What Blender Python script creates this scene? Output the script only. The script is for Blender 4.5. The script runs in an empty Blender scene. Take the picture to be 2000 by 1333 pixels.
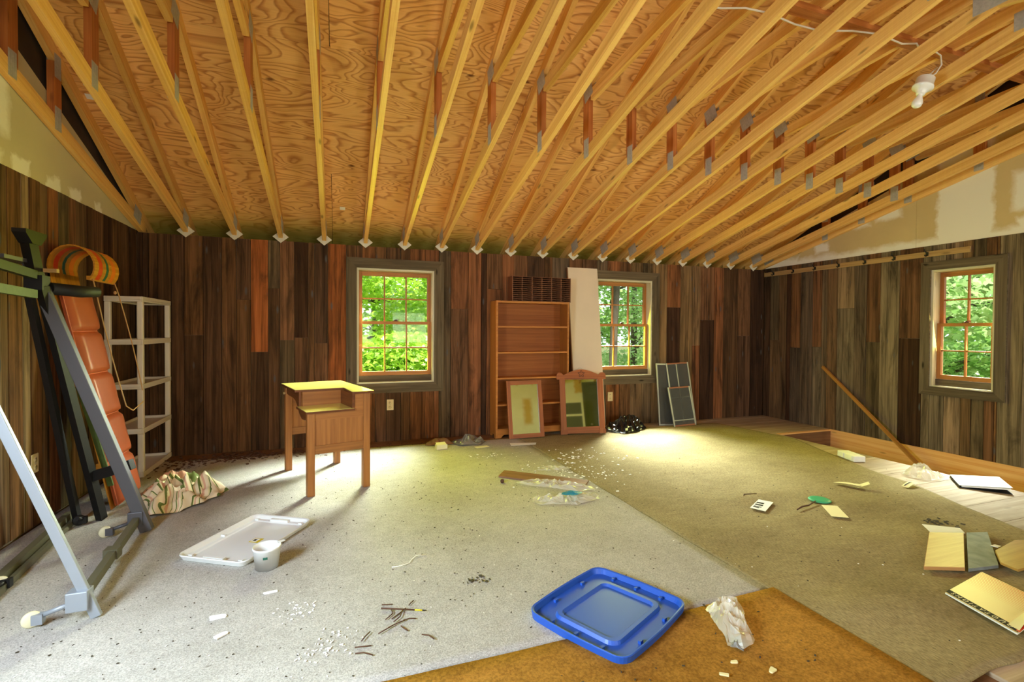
import bpy, math, random
import numpy as np
from mathutils import Vector, Matrix, noise

# ------------------------------------------------------------------ scene, camera, light
scn = bpy.context.scene
COL = scn.collection

def S(r, g, b):
    def f(c):
        c /= 255.0
        return c / 12.92 if c <= 0.04045 else ((c + 0.055) / 1.055) ** 2.4
    return (f(r), f(g), f(b), 1.0)

FPX, YAW, PITCH, ROLL, HC = 950.62, 0.34355, -0.01635, 0.00567, 1.2136
cam_d = bpy.data.cameras.new('camera')
cam_d.sensor_width = 36.0
cam_d.sensor_fit = 'HORIZONTAL'
cam_d.lens = FPX / 2000 * 36.0
cam_d.shift_y = -5.483 / 2000
cam_d.clip_start = 0.05
cam_d.clip_end = 300
cam = bpy.data.objects.new('camera', cam_d)
COL.objects.link(cam)
_f = Vector((math.sin(YAW), math.cos(YAW), 0)); _r = Vector((math.cos(YAW), -math.sin(YAW), 0)); _u = Vector((0, 0, 1))
_f2 = _f * math.cos(PITCH) + _u * math.sin(PITCH); _u2 = _u * math.cos(PITCH) - _f * math.sin(PITCH)
_r3 = _r * math.cos(ROLL) + _u2 * math.sin(ROLL); _u3 = _u2 * math.cos(ROLL) - _r * math.sin(ROLL)
cm = Matrix.Identity(4)
for i in range(3):
    cm[i][0], cm[i][1], cm[i][2] = _r3[i], _u3[i], -_f2[i]
cm[2][3] = HC
cam.matrix_world = cm
scn.camera = cam

scn.view_settings.view_transform = 'Standard'
scn.view_settings.look = 'None'
scn.view_settings.gamma = 1.0
scn.view_settings.use_curve_mapping = False
scn.view_settings.exposure = 0.2
scn.cycles.use_denoising = True
scn.cycles.max_bounces = 10
scn.cycles.diffuse_bounces = 6
scn.cycles.transparent_max_bounces = 16
scn.cycles.sample_clamp_indirect = 6.0
scn.cycles.caustics_reflective = False
scn.cycles.caustics_refractive = False

world = bpy.data.worlds.new('overcast_sky')
scn.world = world
world.use_nodes = True
bg = world.node_tree.nodes['Background']
bg.inputs['Color'].default_value = (0.90, 0.96, 1.0, 1)
bg.inputs['Strength'].default_value = 1.8

def sun_light(direction, strength, color, angle=4):
    d = bpy.data.lights.new('sun', 'SUN'); d.energy = strength; d.color = color; d.angle = math.radians(angle)
    o = bpy.data.objects.new('sun', d); COL.objects.link(o)
    o.rotation_euler = Vector(direction).to_track_quat('-Z', 'Y').to_euler()
sun_light((0.10, 0.45, -0.90), 8.0, (1.0, 0.95, 0.84))

def day_light(name, loc, direction, w, h, power, color, spread=180):
    d = bpy.data.lights.new(name, 'AREA'); d.shape = 'RECTANGLE'; d.size = w; d.size_y = h
    d.energy = power; d.color = color; d.spread = math.radians(spread)
    o = bpy.data.objects.new(name, d); COL.objects.link(o)
    o.location = loc
    o.rotation_euler = Vector(direction).to_track_quat('-Z', 'Z').to_euler()
    return o
GREEN = (0.80, 0.92, 0.04); WHITE = (0.90, 0.96, 1.0); COOL = (0.70, 0.85, 1.0); WARM = (1.0, 0.95, 0.86)
# daylight at the two back windows and the right-hand one: leaf-filtered light level, open sky from above
day_light('window_and_fill_daylight', (0.60, 5.43, 1.28), (-0.1, -1, -0.22), 0.76, 1.10, 42, GREEN, 130)
day_light('window_and_fill_daylight', (0.85, 6.10, 1.60), (-0.9, -0.80, -0.95), 0.80, 0.5, 120, WHITE, 75)
day_light('window_and_fill_daylight', (3.47, 5.43, 1.28), (0.15, -1, -0.22), 0.76, 1.10, 30, GREEN, 130)
day_light('window_and_fill_daylight', (3.60, 6.10, 1.60), (-0.25, -0.85, -0.95), 0.80, 0.5, 100, WHITE, 62)
day_light('window_and_fill_daylight', (5.83, 3.03, 1.28), (-1, -0.1, -0.22), 0.48, 1.10, 24, (0.90, 0.94, 0.28), 130)
day_light('window_and_fill_daylight', (6.40, 3.20, 1.75), (-0.75, -0.45, -1.2), 0.50, 0.5, 48, WHITE, 50)
# window in the left wall, then three added behind the camera for fill light
day_light('window_and_fill_daylight', (-1.80, 1.0, 1.32), (1, 0.30, -0.75), 0.86, 1.10, 135, COOL, 150)
day_light('window_and_fill_daylight', (0.3, -2.36, 1.15), (0, 1, 0.5), 1.15, 1.15, 74, WARM)
day_light('window_and_fill_daylight', (1.8, -2.36, 1.15), (0, 1, 0.45), 0.95, 1.15, 92, WARM)
day_light('window_and_fill_daylight', (5.33, -2.36, 1.15), (-0.15, 1, 0.45), 0.72, 1.15, 140, WARM)

# ------------------------------------------------------------------ constants of the room
D, XL, XR = 5.403, -1.745, 5.795
YF = -2.0                     # wall behind the camera
YR = 1.70                     # ridge line
HB = 2.117                    # top of the boarding on the side walls
def zb(Y): return 2.115 + 0.255 * (D - abs(Y - YR) - YR) if Y < YR else 2.115 + 0.255 * (D - Y)
def zt(Y): return 2.32 + 0.49 * (D - Y)
random.seed(7)

# ------------------------------------------------------------------ node helpers
def mat(name):
    m = bpy.data.materials.new(name); m.use_nodes = True
    nt = m.node_tree
    return m, nt, nt.nodes['Principled BSDF'], nt.nodes['Material Output']
def nd(nt, t, **k):
    n = nt.nodes.new(t)
    for a, v in k.items():
        setattr(n, a, v)
    return n
def lk(nt, a, b): nt.links.new(a, b)
def ramp(nt, fac, stops):
    r = nd(nt, 'ShaderNodeValToRGB')
    el = r.color_ramp.elements
    el[0].position, el[0].color = stops[0]
    el[1].position, el[1].color = stops[-1]
    for p, c in stops[1:-1]:
        e = el.new(p); e.color = c
    lk(nt, fac, r.inputs[0])
    return r.outputs[0]
def mixc(nt, fac, a, b, mode='MIX'):
    m = nd(nt, 'ShaderNodeMix', data_type='RGBA', blend_type=mode)
    for s, v in ((m.inputs[0], fac), (m.inputs[6], a), (m.inputs[7], b)):
        if hasattr(v, 'is_linked') or hasattr(v, 'links'):
            lk(nt, v, s)
        else:
            s.default_value = v
    return m.outputs[2]
def mth(nt, op, a, b=None, c=None):
    m = nd(nt, 'ShaderNodeMath', operation=op)
    for i, v in enumerate((a, b, c)):
        if v is None: continue
        if hasattr(v, 'links'): lk(nt, v, m.inputs[i])
        else: m.inputs[i].default_value = v
    return m.outputs[0]
def vmul(nt, v, s, off=None):
    m = nd(nt, 'ShaderNodeMapping')
    lk(nt, v, m.inputs[0]); m.inputs['Scale'].default_value = s
    if off is not None: lk(nt, off, m.inputs['Location'])
    return m.outputs[0]
def tex_noise(nt, v, scale=1, detail=3, rough=0.55, dist=0):
    n = nd(nt, 'ShaderNodeTexNoise'); lk(nt, v, n.inputs['Vector'])
    n.inputs['Scale'].default_value = scale; n.inputs['Detail'].default_value = detail
    n.inputs['Roughness'].default_value = rough; n.inputs['Distortion'].default_value = dist
    return n.outputs['Fac']
def bump(nt, bsdf, h, strength=0.3, dist=0.01):
    b = nd(nt, 'ShaderNodeBump'); b.inputs['Strength'].default_value = strength; b.inputs['Distance'].default_value = dist
    lk(nt, h, b.inputs['Height']); lk(nt, b.outputs[0], bsdf.inputs['Normal'])

def plain(name, col, rough=0.6, metal=0.0, spec=0.4, nz=0.0, nscale=20):
    m, nt, b, o = mat(name)
    b.inputs['Roughness'].default_value = rough; b.inputs['Metallic'].default_value = metal
    b.inputs['Specular IOR Level'].default_value = spec
    b.inputs['Base Color'].default_value = col
    if nz:
        tc = nd(nt, 'ShaderNodeTexCoord')
        f = tex_noise(nt, tc.outputs['Object'], nscale, 4)
        d = tuple(c * (1 - nz) for c in col[:3]) + (1,); l = tuple(min(1, c * (1 + nz)) for c in col[:3]) + (1,)
        lk(nt, ramp(nt, f, [(0.3, d), (0.7, l)]), b.inputs['Base Color'])
    return m

def wood(name, light, dark, grain=(1.2, 26), rough=0.6, knots=0.0, stain=0.0, stain_col=(0.02, 0.012, 0.008, 1), objcol=False, bumps=0.15, spec=0.3, contrast=1.0, saw=0.0):
    """wood with its grain along U of the UV map (metres)"""
    m, nt, b, o = mat(name)
    b.inputs['Roughness'].default_value = rough; b.inputs['Specular IOR Level'].default_value = spec
    uv = nd(nt, 'ShaderNodeUVMap'); oi = nd(nt, 'ShaderNodeObjectInfo')
    off = nd(nt, 'ShaderNodeCombineXYZ')
    lk(nt, mth(nt, 'MULTIPLY', oi.outputs['Random'], 37.0), off.inputs[0]); lk(nt, mth(nt, 'MULTIPLY', oi.outputs['Random'], 91.0), off.inputs[1])
    add = nd(nt, 'ShaderNodeVectorMath', operation='ADD'); lk(nt, uv.outputs[0], add.inputs[0]); lk(nt, off.outputs[0], add.inputs[1])
    v = add.outputs[0]
    g1 = tex_noise(nt, vmul(nt, v, (grain[0], grain[1], 1)), 1, 5, 0.6, 0.6)
    g2 = tex_noise(nt, vmul(nt, v, (grain[0] * 3, grain[1] * 5, 1)), 1, 3, 0.6)
    gg = mth(nt, 'ADD', mth(nt, 'MULTIPLY', g1, 0.7), mth(nt, 'MULTIPLY', g2, 0.3))
    lo, hi = 0.5 - 0.17 / contrast, 0.5 + 0.17 / contrast
    if objcol:
        dk = nd(nt, 'ShaderNodeMix', data_type='RGBA', blend_type='MULTIPLY'); dk.inputs[0].default_value = 1
        lk(nt, oi.outputs['Color'], dk.inputs[6]); dk.inputs[7].default_value = dark
        lt = nd(nt, 'ShaderNodeMix', data_type='RGBA', blend_type='MULTIPLY'); lt.inputs[0].default_value = 1
        lk(nt, oi.outputs['Color'], lt.inputs[6]); lt.inputs[7].default_value = light
        fac = nd(nt, 'ShaderNodeMapRange'); lk(nt, gg, fac.inputs[0]); fac.inputs[1].default_value = lo; fac.inputs[2].default_value = hi
        c = mixc(nt, fac.outputs[0], dk.outputs[2], lt.outputs[2])
    else:
        c = ramp(nt, gg, [(lo, dark), (hi, light)])
        vary = mth(nt, 'ADD', mth(nt, 'MULTIPLY', oi.outputs['Random'], 0.25), 0.86)
        hs = nd(nt, 'ShaderNodeHueSaturation'); lk(nt, c, hs.inputs['Color']); lk(nt, vary, hs.inputs['Value']); c = hs.outputs[0]
    if stain:
        s1 = tex_noise(nt, vmul(nt, v, (1.3, 7, 1)), 1, 5, 0.65, 0.8)
        s = nd(nt, 'ShaderNodeMapRange'); lk(nt, s1, s.inputs[0]); s.inputs[1].default_value = 0.50; s.inputs[2].default_value = 0.72; s.inputs[4].default_value = stain
        c = mixc(nt, s.outputs[0], c, stain_col)
    if saw:
        w = tex_noise(nt, vmul(nt, v, (55, 1.5, 1)), 1, 2, 0.5)
        c = mixc(nt, mth(nt, 'MULTIPLY', mth(nt, 'SUBTRACT', w, 0.45), saw), c, (0.9, 0.8, 0.6, 1), 'OVERLAY')
    if knots:
        vo = nd(nt, 'ShaderNodeTexVoronoi'); lk(nt, vmul(nt, v, (2.6, 9.0, 1)), vo.inputs['Vector'])
        vo.inputs['Scale'].default_value = 1.0; vo.inputs['Randomness'].default_value = 1.0
        k = nd(nt, 'ShaderNodeMapRange'); lk(nt, vo.outputs['Distance'], k.inputs[0]); k.inputs[1].default_value = 0.05; k.inputs[2].default_value = 0.13
        k.inputs[3].default_value = knots; k.inputs[4].default_value = 0
        c = mixc(nt, k.outputs[0], c, tuple(x * 0.25 for x in dark[:3]) + (1,))
    lk(nt, c, b.inputs['Base Color'])
    bump(nt, b, gg, bumps, 0.004)
    return m

M = {}
M['barn'] = wood('barn_wood', (1.45, 1.40, 1.34, 1), (0.36, 0.34, 0.32, 1), (0.9, 26), 0.85, 0.9, 0.75, (0.012, 0.008, 0.005, 1), True, 0.6, 0.12, 1.25)
M['casing'] = wood('weathered_casing', S(118, 102, 78), S(72, 60, 44), (1.0, 30), 0.85, 0.9, 0.25, bumps=0.35, spec=0.15)
M['pine'] = wood('truss_pine', S(244, 198, 116), S(212, 152, 72), (0.8, 34), 0.55, 0.75, 0.0, bumps=0.1, saw=0.5)
M['pine_red'] = wood('truss_web_pine', S(204, 130, 66), S(156, 84, 36), (0.9, 30), 0.55, 0.5, bumps=0.1)
M['beam'] = wood('rim_joist_fir', S(252, 202, 128), S(230, 154, 78), (0.6, 24), 0.5, 0.5, bumps=0.1)
M['sash'] = wood('sash_wood', S(196, 132, 66), S(146, 86, 36), (1.2, 40), 0.5, bumps=0.1)
M['jamb'] = wood('pale_jamb_wood', S(226, 216, 184), S(190, 178, 138), (1.0, 30), 0.55, 0.3, bumps=0.1)
M['oak'] = wood('oak_veneer', S(174, 112, 52), S(132, 78, 32), (1.3, 34), 0.42, bumps=0.08, spec=0.45)
M['oakd'] = wood('oak_edge', S(130, 74, 34), S(88, 46, 18), (1.3, 34), 0.45, bumps=0.08)
M['bookcase'] = wood('bookcase_veneer', S(196, 126, 54), S(160, 94, 34), (0.9, 30), 0.5, 0.25, bumps=0.05)
M['bookback'] = wood('bookcase_back_shaded', S(160, 92, 38), S(124, 66, 24), (0.9, 30), 0.6, bumps=0.05)  # darker than the sides: shade inside the bays put into the colour
M['mirror_wood'] = wood('mirror_frame_wood', S(166, 96, 46), S(124, 62, 24), (1.2, 40), 0.45, bumps=0.08)
M['tob'] = wood('toboggan_wood', S(216, 150, 44), S(170, 104, 24), (1.0, 30), 0.4, bumps=0.05, spec=0.5)
M['floorwood'] = wood('subfloor_plank', S(196, 176, 146), S(150, 126, 96), (0.9, 22), 0.7, 0.35, 0.25, (0.10, 0.06, 0.03, 1), bumps=0.2)
M['floordark'] = wood('subfloor_old', S(140, 100, 64), S(96, 62, 36), (0.9, 22), 0.8, 0.0, 0.3, bumps=0.2)
M['tile_wood'] = wood('maple_sample', S(202, 154, 100), S(174, 122, 70), (1.4, 20), 0.4, bumps=0.03)
M['tile_oak'] = wood('oak_sample', S(190, 150, 78), S(160, 118, 52), (1.4, 30), 0.4, bumps=0.03)
M['brownboard'] = wood('brown_board', S(150, 108, 78), S(110, 74, 50), (1.2, 30), 0.6)
M['rail'] = wood('rail_wood', S(196, 160, 104), S(150, 112, 66), (1.0, 30), 0.6, 0.5)
M['rod'] = wood('rod_wood', S(200, 140, 66), S(150, 92, 36), (1.0, 40), 0.5)
M['bark'] = wood('bark', S(120, 108, 92), S(66, 56, 46), (1.5, 14), 0.9, bumps=0.8)
M['rack'] = wood('dark_rack_wood', S(146, 92, 58), S(104, 60, 34), (1.2, 40), 0.5)
M['galv'] = plain('galvanised_plate', S(176, 170, 158), 0.5, 0.15, nz=0.12, nscale=60)
M['tin'] = plain('white_connector_plate', S(208, 200, 180), 0.6, 0.0, nz=0.06)
M['white_plastic'] = plain('white_plastic', S(228, 216, 196), 0.45, 0, 0.5)
M['lid_white'] = plain('white_lid_plastic', S(232, 232, 230), 0.35, 0, 0.5)
M['lid_blue'] = plain('blue_lid_plastic', S(36, 84, 178), 0.42, 0, 0.5)
M['silver'] = plain('silver_paint', S(158, 164, 172), 0.4, 0.3)
M['darkgrey'] = plain('dark_grey_paint', S(96, 94, 98), 0.45, 0.3)
M['olivemetal'] = plain('olive_grey_paint', S(104, 100, 78), 0.5, 0.3)
M['black'] = plain('black_paint', S(26, 24, 24), 0.5)
M['blackplastic'] = plain('black_rubber', S(20, 18, 18), 0.6)
M['greenpaint'] = plain('green_tabletop_paint', S(82, 98, 48), 0.45, nz=0.15)
M['greenbar'] = plain('dark_green_paint', S(42, 52, 30), 0.5)
M['cream'] = plain('cream_plastic', S(236, 228, 190), 0.4)
M['outlet'] = plain('ivory_outlet', S(226, 206, 160), 0.4)
M['slot'] = plain('dark_slot', S(40, 34, 28), 0.6)
M['paper'] = plain('white_paper', S(240, 238, 228), 0.8)
M['papercream'] = plain('cream_paper', S(236, 226, 176), 0.7)
M['ink'] = plain('dark_ink', S(40, 34, 26), 0.7)
M['sticker'] = plain('yellow_sticker', S(214, 190, 40), 0.5)
M['greendisc'] = plain('green_plastic', S(70, 170, 120), 0.4)
M['twig'] = plain('twig', S(84, 54, 36), 0.8)
M['rust'] = plain('rusty_nail', S(92, 60, 46), 0.7, 0.4)
M['foam'] = plain('styrofoam', S(240, 238, 226), 0.8, nz=0.05)
M['slate'] = plain('slate_sample', S(120, 126, 128), 0.6, 0, 0.4, 0.35, 14)
M['panel'] = plain('white_panel', S(216, 196, 170), 0.6, nz=0.04, nscale=3)
M['paneledge'] = plain('panel_brown_edge', S(120, 78, 46), 0.7)
M['orange'] = plain('vinyl_cushion', S(190, 94, 54), 0.42, 0, 0.5, 0.06, 3)
M['piping'] = plain('cushion_piping', S(226, 130, 96), 0.45)
M['rope'] = plain('rope', S(190, 150, 100), 0.9)
M['cable'] = plain('white_cable', S(216, 206, 190), 0.5)
M['ceramic'] = plain('white_ceramic', S(238, 236, 228), 0.25, 0, 0.6)
M['alu'] = plain('aluminium_frame', S(176, 174, 164), 0.4, 0.6)
M['redtrim'] = plain('screen_wood_bar', S(156, 96, 60), 0.5)
M['dark_sheath'] = plain('dark_sheathing', S(58, 42, 28), 0.9, nz=0.3, nscale=6)
M['plaster'] = plain('plaster_chip', S(244, 242, 238), 0.8)
M['crumb'] = plain('dark_crumb', S(70, 60, 46), 0.9)
M['doorgrey'] = plain('grey_green_door_paint', S(92, 98, 84), 0.6, nz=0.1, nscale=4)
M['screenpane'] = plain('grey_pane', S(96, 98, 88), 0.5)
M['white_trim'] = plain('white_trim_paint', S(236, 234, 210), 0.5)
M['red_star'] = plain('red_stripe', S(204, 62, 26), 0.4)
M['st_orange'] = plain('orange_stripe', S(226, 116, 30), 0.4)
M['st_green'] = plain('green_stripe', S(40, 92, 74), 0.4)
M['ground'] = plain('forest_ground', S(92, 96, 52), 0.95, nz=0.4, nscale=1.5)
M['outer'] = plain('outer_siding', S(120, 104, 84), 0.9)
M['silverbag'] = plain('grey_foil', S(150, 150, 146), 0.3, 0.5)
M['bluetint'] = plain('blue_print', S(30, 130, 160), 0.4)

def mirror_mat():
    m, nt, b, o = mat('mirror_glass')
    b.inputs['Metallic'].default_value = 1; b.inputs['Roughness'].default_value = 0.03
    b.inputs['Base Color'].default_value = (0.82, 0.86, 0.80, 1)
    return m
M['mirror'] = mirror_mat()
def glass_mat(name, refl=0.10, tint=(0.97, 1, 0.97, 1), rough=0.02):
    m, nt, b, o = mat(name)
    nt.nodes.remove(b)
    t = nd(nt, 'ShaderNodeBsdfTransparent'); t.inputs[0].default_value = tint
    g = nd(nt, 'ShaderNodeBsdfGlossy'); g.inputs['Roughness'].default_value = rough
    fr = nd(nt, 'ShaderNodeFresnel'); fr.inputs[0].default_value = 1.45
    mx = nd(nt, 'ShaderNodeMixShader'); lk(nt, mth(nt, 'MULTIPLY', fr.outputs[0], refl * 10), mx.inputs[0])
    lk(nt, t.outputs[0], mx.inputs[1]); lk(nt, g.outputs[0], mx.inputs[2]); lk(nt, mx.outputs[0], o.inputs[0])
    return m
M['glass'] = glass_mat('window_glass', 0.015)
def film_mat(name, col, alpha, rough=0.15):
    m, nt, b, o = mat(name)
    b.inputs['Base Color'].default_value = col; b.inputs['Roughness'].default_value = rough; b.inputs['Specular IOR Level'].default_value = 0.8
    b.inputs['Alpha'].default_value = alpha
    return m
M['film'] = film_mat('clear_plastic_film', S(236, 232, 214), 0.45)
M['blackfilm'] = film_mat('black_plastic_film', S(14, 14, 15), 1.0, 0.18)
M['screen'] = film_mat('insect_screen', S(80, 80, 74), 0.55, 0.7)

def plywood_mat():
    m, nt, b, o = mat('rotary_plywood')
    b.inputs['Roughness'].default_value = 0.6; b.inputs['Specular IOR Level'].default_value = 0.3
    uv = nd(nt, 'ShaderNodeUVMap'); oi = nd(nt, 'ShaderNodeObjectInfo')
    off = nd(nt, 'ShaderNodeCombineXYZ'); lk(nt, mth(nt, 'MULTIPLY', oi.outputs['Random'], 50), off.inputs[0]); lk(nt, mth(nt, 'MULTIPLY', oi.outputs['Random'], 31), off.inputs[1])
    add = nd(nt, 'ShaderNodeVectorMath', operation='ADD'); lk(nt, uv.outputs[0], add.inputs[0]); lk(nt, off.outputs[0], add.inputs[1])
    v = add.outputs[0]
    n = tex_noise(nt, vmul(nt, v, (1.1, 3.6, 1)), 1, 2.5, 0.5, 0.5)
    rings = mth(nt, 'FRACT', mth(nt, 'MULTIPLY', n, 20))
    fine = tex_noise(nt, vmul(nt, v, (3, 90, 1)), 1, 3)
    c = ramp(nt, rings, [(0.0, S(164, 100, 46)), (0.10, S(192, 126, 62)), (0.34, S(236, 182, 106)), (0.85, S(242, 192, 118)), (1.0, S(174, 108, 52))])
    c = mixc(nt, 0.30, c, ramp(nt, fine, [(0.3, S(196, 134, 70)), (0.7, S(244, 194, 120))]))
    vo = nd(nt, 'ShaderNodeTexVoronoi'); lk(nt, vmul(nt, v, (2.2, 4.6, 1)), vo.inputs['Vector']); vo.inputs['Scale'].default_value = 1
    k = nd(nt, 'ShaderNodeMapRange'); lk(nt, vo.outputs['Distance'], k.inputs[0]); k.inputs[1].default_value = 0.03; k.inputs[2].default_value = 0.085; k.inputs[3].default_value = 0.85; k.inputs[4].default_value = 0
    c = mixc(nt, k.outputs[0], c, S(92, 46, 18))
    # green mould along the eave: V of the UV is distance up the slope from the eave
    sep = nd(nt, 'ShaderNodeSeparateXYZ'); lk(nt, uv.outputs[0], sep.inputs[0])
    mr = nd(nt, 'ShaderNodeMapRange'); lk(nt, mth(nt, 'ADD', sep.outputs[1], mth(nt, 'MULTIPLY', tex_noise(nt, vmul(nt, v, (2, 8, 1)), 1, 4), 0.35)), mr.inputs[0])
    mr.inputs[1].default_value = 0.45; mr.inputs[2].default_value = 0.78; mr.inputs[3].default_value = 0.75; mr.inputs[4].default_value = 0
    c = mixc(nt, mr.outputs[0], c, S(150, 146, 46))
    hs = nd(nt, 'ShaderNodeHueSaturation'); lk(nt, c, hs.inputs['Color']); lk(nt, mth(nt, 'ADD', mth(nt, 'MULTIPLY', oi.outputs['Random'], 0.22), 0.86), hs.inputs['Value'])
    lk(nt, hs.outputs[0], b.inputs['Base Color'])
    return m
M['ply'] = plywood_mat()

def drywall_mat(name, base, mud, patches, ax):
    """tan wallboard with smears of joint compound; patches are (y0,y1,z0,z1,soft) boxes with ragged edges"""
    m, nt, b, o = mat(name)
    b.inputs['Roughness'].default_value = 0.85; b.inputs['Specular IOR Level'].default_value = 0.2
    geo = nd(nt, 'ShaderNodeNewGeometry')
    sep = nd(nt, 'ShaderNodeSeparateXYZ'); lk(nt, geo.outputs['Position'], sep.inputs[0])
    wob = tex_noise(nt, geo.outputs['Position'], 9, 4, 0.6); wob2 = tex_noise(nt, vmul(nt, geo.outputs['Position'], (1, 1, 1.3)), 7, 4, 0.6)
    a = mth(nt, 'ADD', sep.outputs[ax], mth(nt, 'MULTIPLY', mth(nt, 'SUBTRACT', wob, 0.5), 0.12))
    z = mth(nt, 'ADD', sep.outputs[2], mth(nt, 'MULTIPLY', mth(nt, 'SUBTRACT', wob2, 0.5), 0.12))
    tot = None
    for (y0, y1, z0, z1, soft) in patches:
        def edge(x, e, sgn):
            mr = nd(nt, 'ShaderNodeMapRange'); lk(nt, x, mr.inputs[0])
            mr.inputs[1].default_value = e - soft; mr.inputs[2].default_value = e + soft
            mr.inputs[3].default_value = 0 if sgn > 0 else 1; mr.inputs[4].default_value = 1 if sgn > 0 else 0
            return mr.outputs[0]
        p = mth(nt, 'MINIMUM', mth(nt, 'MINIMUM', edge(a, y0, 1), edge(a, y1, -1)), mth(nt, 'MINIMUM', edge(z, z0, 1), edge(z, z1, -1)))
        tot = p if tot is None else mth(nt, 'MAXIMUM', tot, p)
    n = tex_noise(nt, geo.outputs['Position'], 2.2, 4)
    bc = ramp(nt, n, [(0.3, tuple(c * 0.88 for c in base[:3]) + (1,)), (0.7, base)])
    lk(nt, mixc(nt, tot, bc, mud), b.inputs['Base Color'])
    return m
dw_base, dw_mud = S(206, 180, 128), S(232, 224, 206)
M['dry_r'] = drywall_mat('wallboard_right_gable', dw_base, dw_mud,
    [(2.80, 3.26, 2.0, 3.2, 0.02), (1.0, 5.6, 2.0, 2.185, 0.03), (2.3, 2.66, 2.33, 2.68, 0.03), (4.45, 4.62, 2.22, 2.34, 0.02), (4.85, 5.5, 2.0, 2.22, 0.03),
     (3.60, 3.86, 2.48, 2.9, 0.03), (2.35, 2.62, 2.14, 2.26, 0.02), (3.95, 4.25, 2.45, 2.9, 0.03)], 1)
M['dry_l'] = drywall_mat('wallboard_left_gable', S(206, 192, 148), S(236, 230, 206),
    [(3.58, 3.76, 2.1, 2.215, 0.012), (3.94, 4.10, 2.1, 2.19, 0.012), (4.22, 4.37, 2.1, 2.19, 0.012), (4.60, 4.70, 2.1, 2.18, 0.012), (3.2, 3.56, 2.3, 2.62, 0.03), (3.2, 3.50, 2.0, 2.2, 0.02)], 1)
M['dry_f'] = drywall_mat('wallboard_front', S(240, 236, 212), S(212, 176, 104), [(2.85, 3.05, 1.1, 1.75, 0.05), (3.78, 3.98, 1.86, 2.3, 0.02)], 0)

def carpet_mat(name, base, dark, speck, line=False, scale=1.0):
    m, nt, b, o = mat(name)
    b.inputs['Roughness'].default_value = 0.95; b.inputs['Specular IOR Level'].default_value = 0.08
    geo = nd(nt, 'ShaderNodeNewGeometry'); P = geo.outputs['Position']
    big = tex_noise(nt, P, 1.1, 4, 0.6)
    mid = tex_noise(nt, vmul(nt, P, (9, 14, 1)), 1, 4, 0.65)
    fine = tex_noise(nt, vmul(nt, P, (150, 45, 1)) if line else P, 1 if line else 190 * scale, 2, 0.6)
    c = ramp(nt, big, [(0.35, dark), (0.62, base)])
    c = mixc(nt, 0.35, c, ramp(nt, mid, [(0.3, dark), (0.62, base)]))
    fac = nd(nt, 'ShaderNodeMapRange'); lk(nt, fine, fac.inputs[0]); fac.inputs[1].default_value = 0.34; fac.inputs[2].default_value = 0.66; fac.inputs[3].default_value = 0.68; fac.inputs[4].default_value = 1.14
    sc = nd(nt, 'ShaderNodeVectorMath', operation='SCALE'); lk(nt, c, sc.inputs[0]); lk(nt, fac.outputs[0], sc.inputs['Scale'])
    c = sc.outputs[0]
    sp = tex_noise(nt, vmul(nt, P, (26, 34, 1)), 1, 3, 0.7)
    s = nd(nt, 'ShaderNodeMapRange'); lk(nt, sp, s.inputs[0]); s.inputs[1].default_value = 0.655; s.inputs[2].default_value = 0.71; s.inputs[4].default_value = speck
    c = mixc(nt, s.outputs[0], c, S(74, 62, 44))
    lk(nt, c, b.inputs['Base Color'])
    bump(nt, b, fine, 0.5, 0.004)
    return m
M['carpet_grey'] = carpet_mat('grey_beige_carpet', S(194, 189, 181), S(168, 162, 152), 0.5)
M['carpet_olive'] = carpet_mat('olive_beige_carpet', S(168, 152, 112), S(136, 120, 84), 0.6, True)
M['carpet_gold'] = carpet_mat('gold_carpet', S(184, 134, 58), S(138, 94, 34), 0.35, False, 0.55)

def leaf_mat(name, c1, c2):
    m, nt, b, o = mat(name)
    nt.nodes.remove(b)
    oi = nd(nt, 'ShaderNodeNewGeometry')
    c = ramp(nt, oi.outputs['Random Per Island'], [(0.0, c1), (1.0, c2)])
    d = nd(nt, 'ShaderNodeBsdfDiffuse'); t = nd(nt, 'ShaderNodeBsdfTranslucent'); g = nd(nt, 'ShaderNodeBsdfGlossy'); g.inputs['Roughness'].default_value = 0.35
    lk(nt, c, d.inputs[0]); lk(nt, c, t.inputs[0]); g.inputs[0].default_value = (0.9, 1, 0.85, 1)
    m1 = nd(nt, 'ShaderNodeMixShader'); m1.inputs[0].default_value = 0.5
    lk(nt, d.outputs[0], m1.inputs[1]); lk(nt, t.outputs[0], m1.inputs[2])
    m2 = nd(nt, 'ShaderNodeMixShader'); m2.inputs[0].default_value = 0.10
    lk(nt, m1.outputs[0], m2.inputs[1]); lk(nt, g.outputs[0], m2.inputs[2]); lk(nt, m2.outputs[0], o.inputs[0])
    return m
M['leaf_a'] = leaf_mat('maple_leaf', S(140, 196, 40), S(212, 240, 96))
M['leaf_b'] = leaf_mat('forest_leaf', S(128, 180, 84), S(196, 226, 140))
M['leaf_c'] = leaf_mat('pale_leaf', S(156, 200, 116), S(222, 240, 178))

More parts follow.
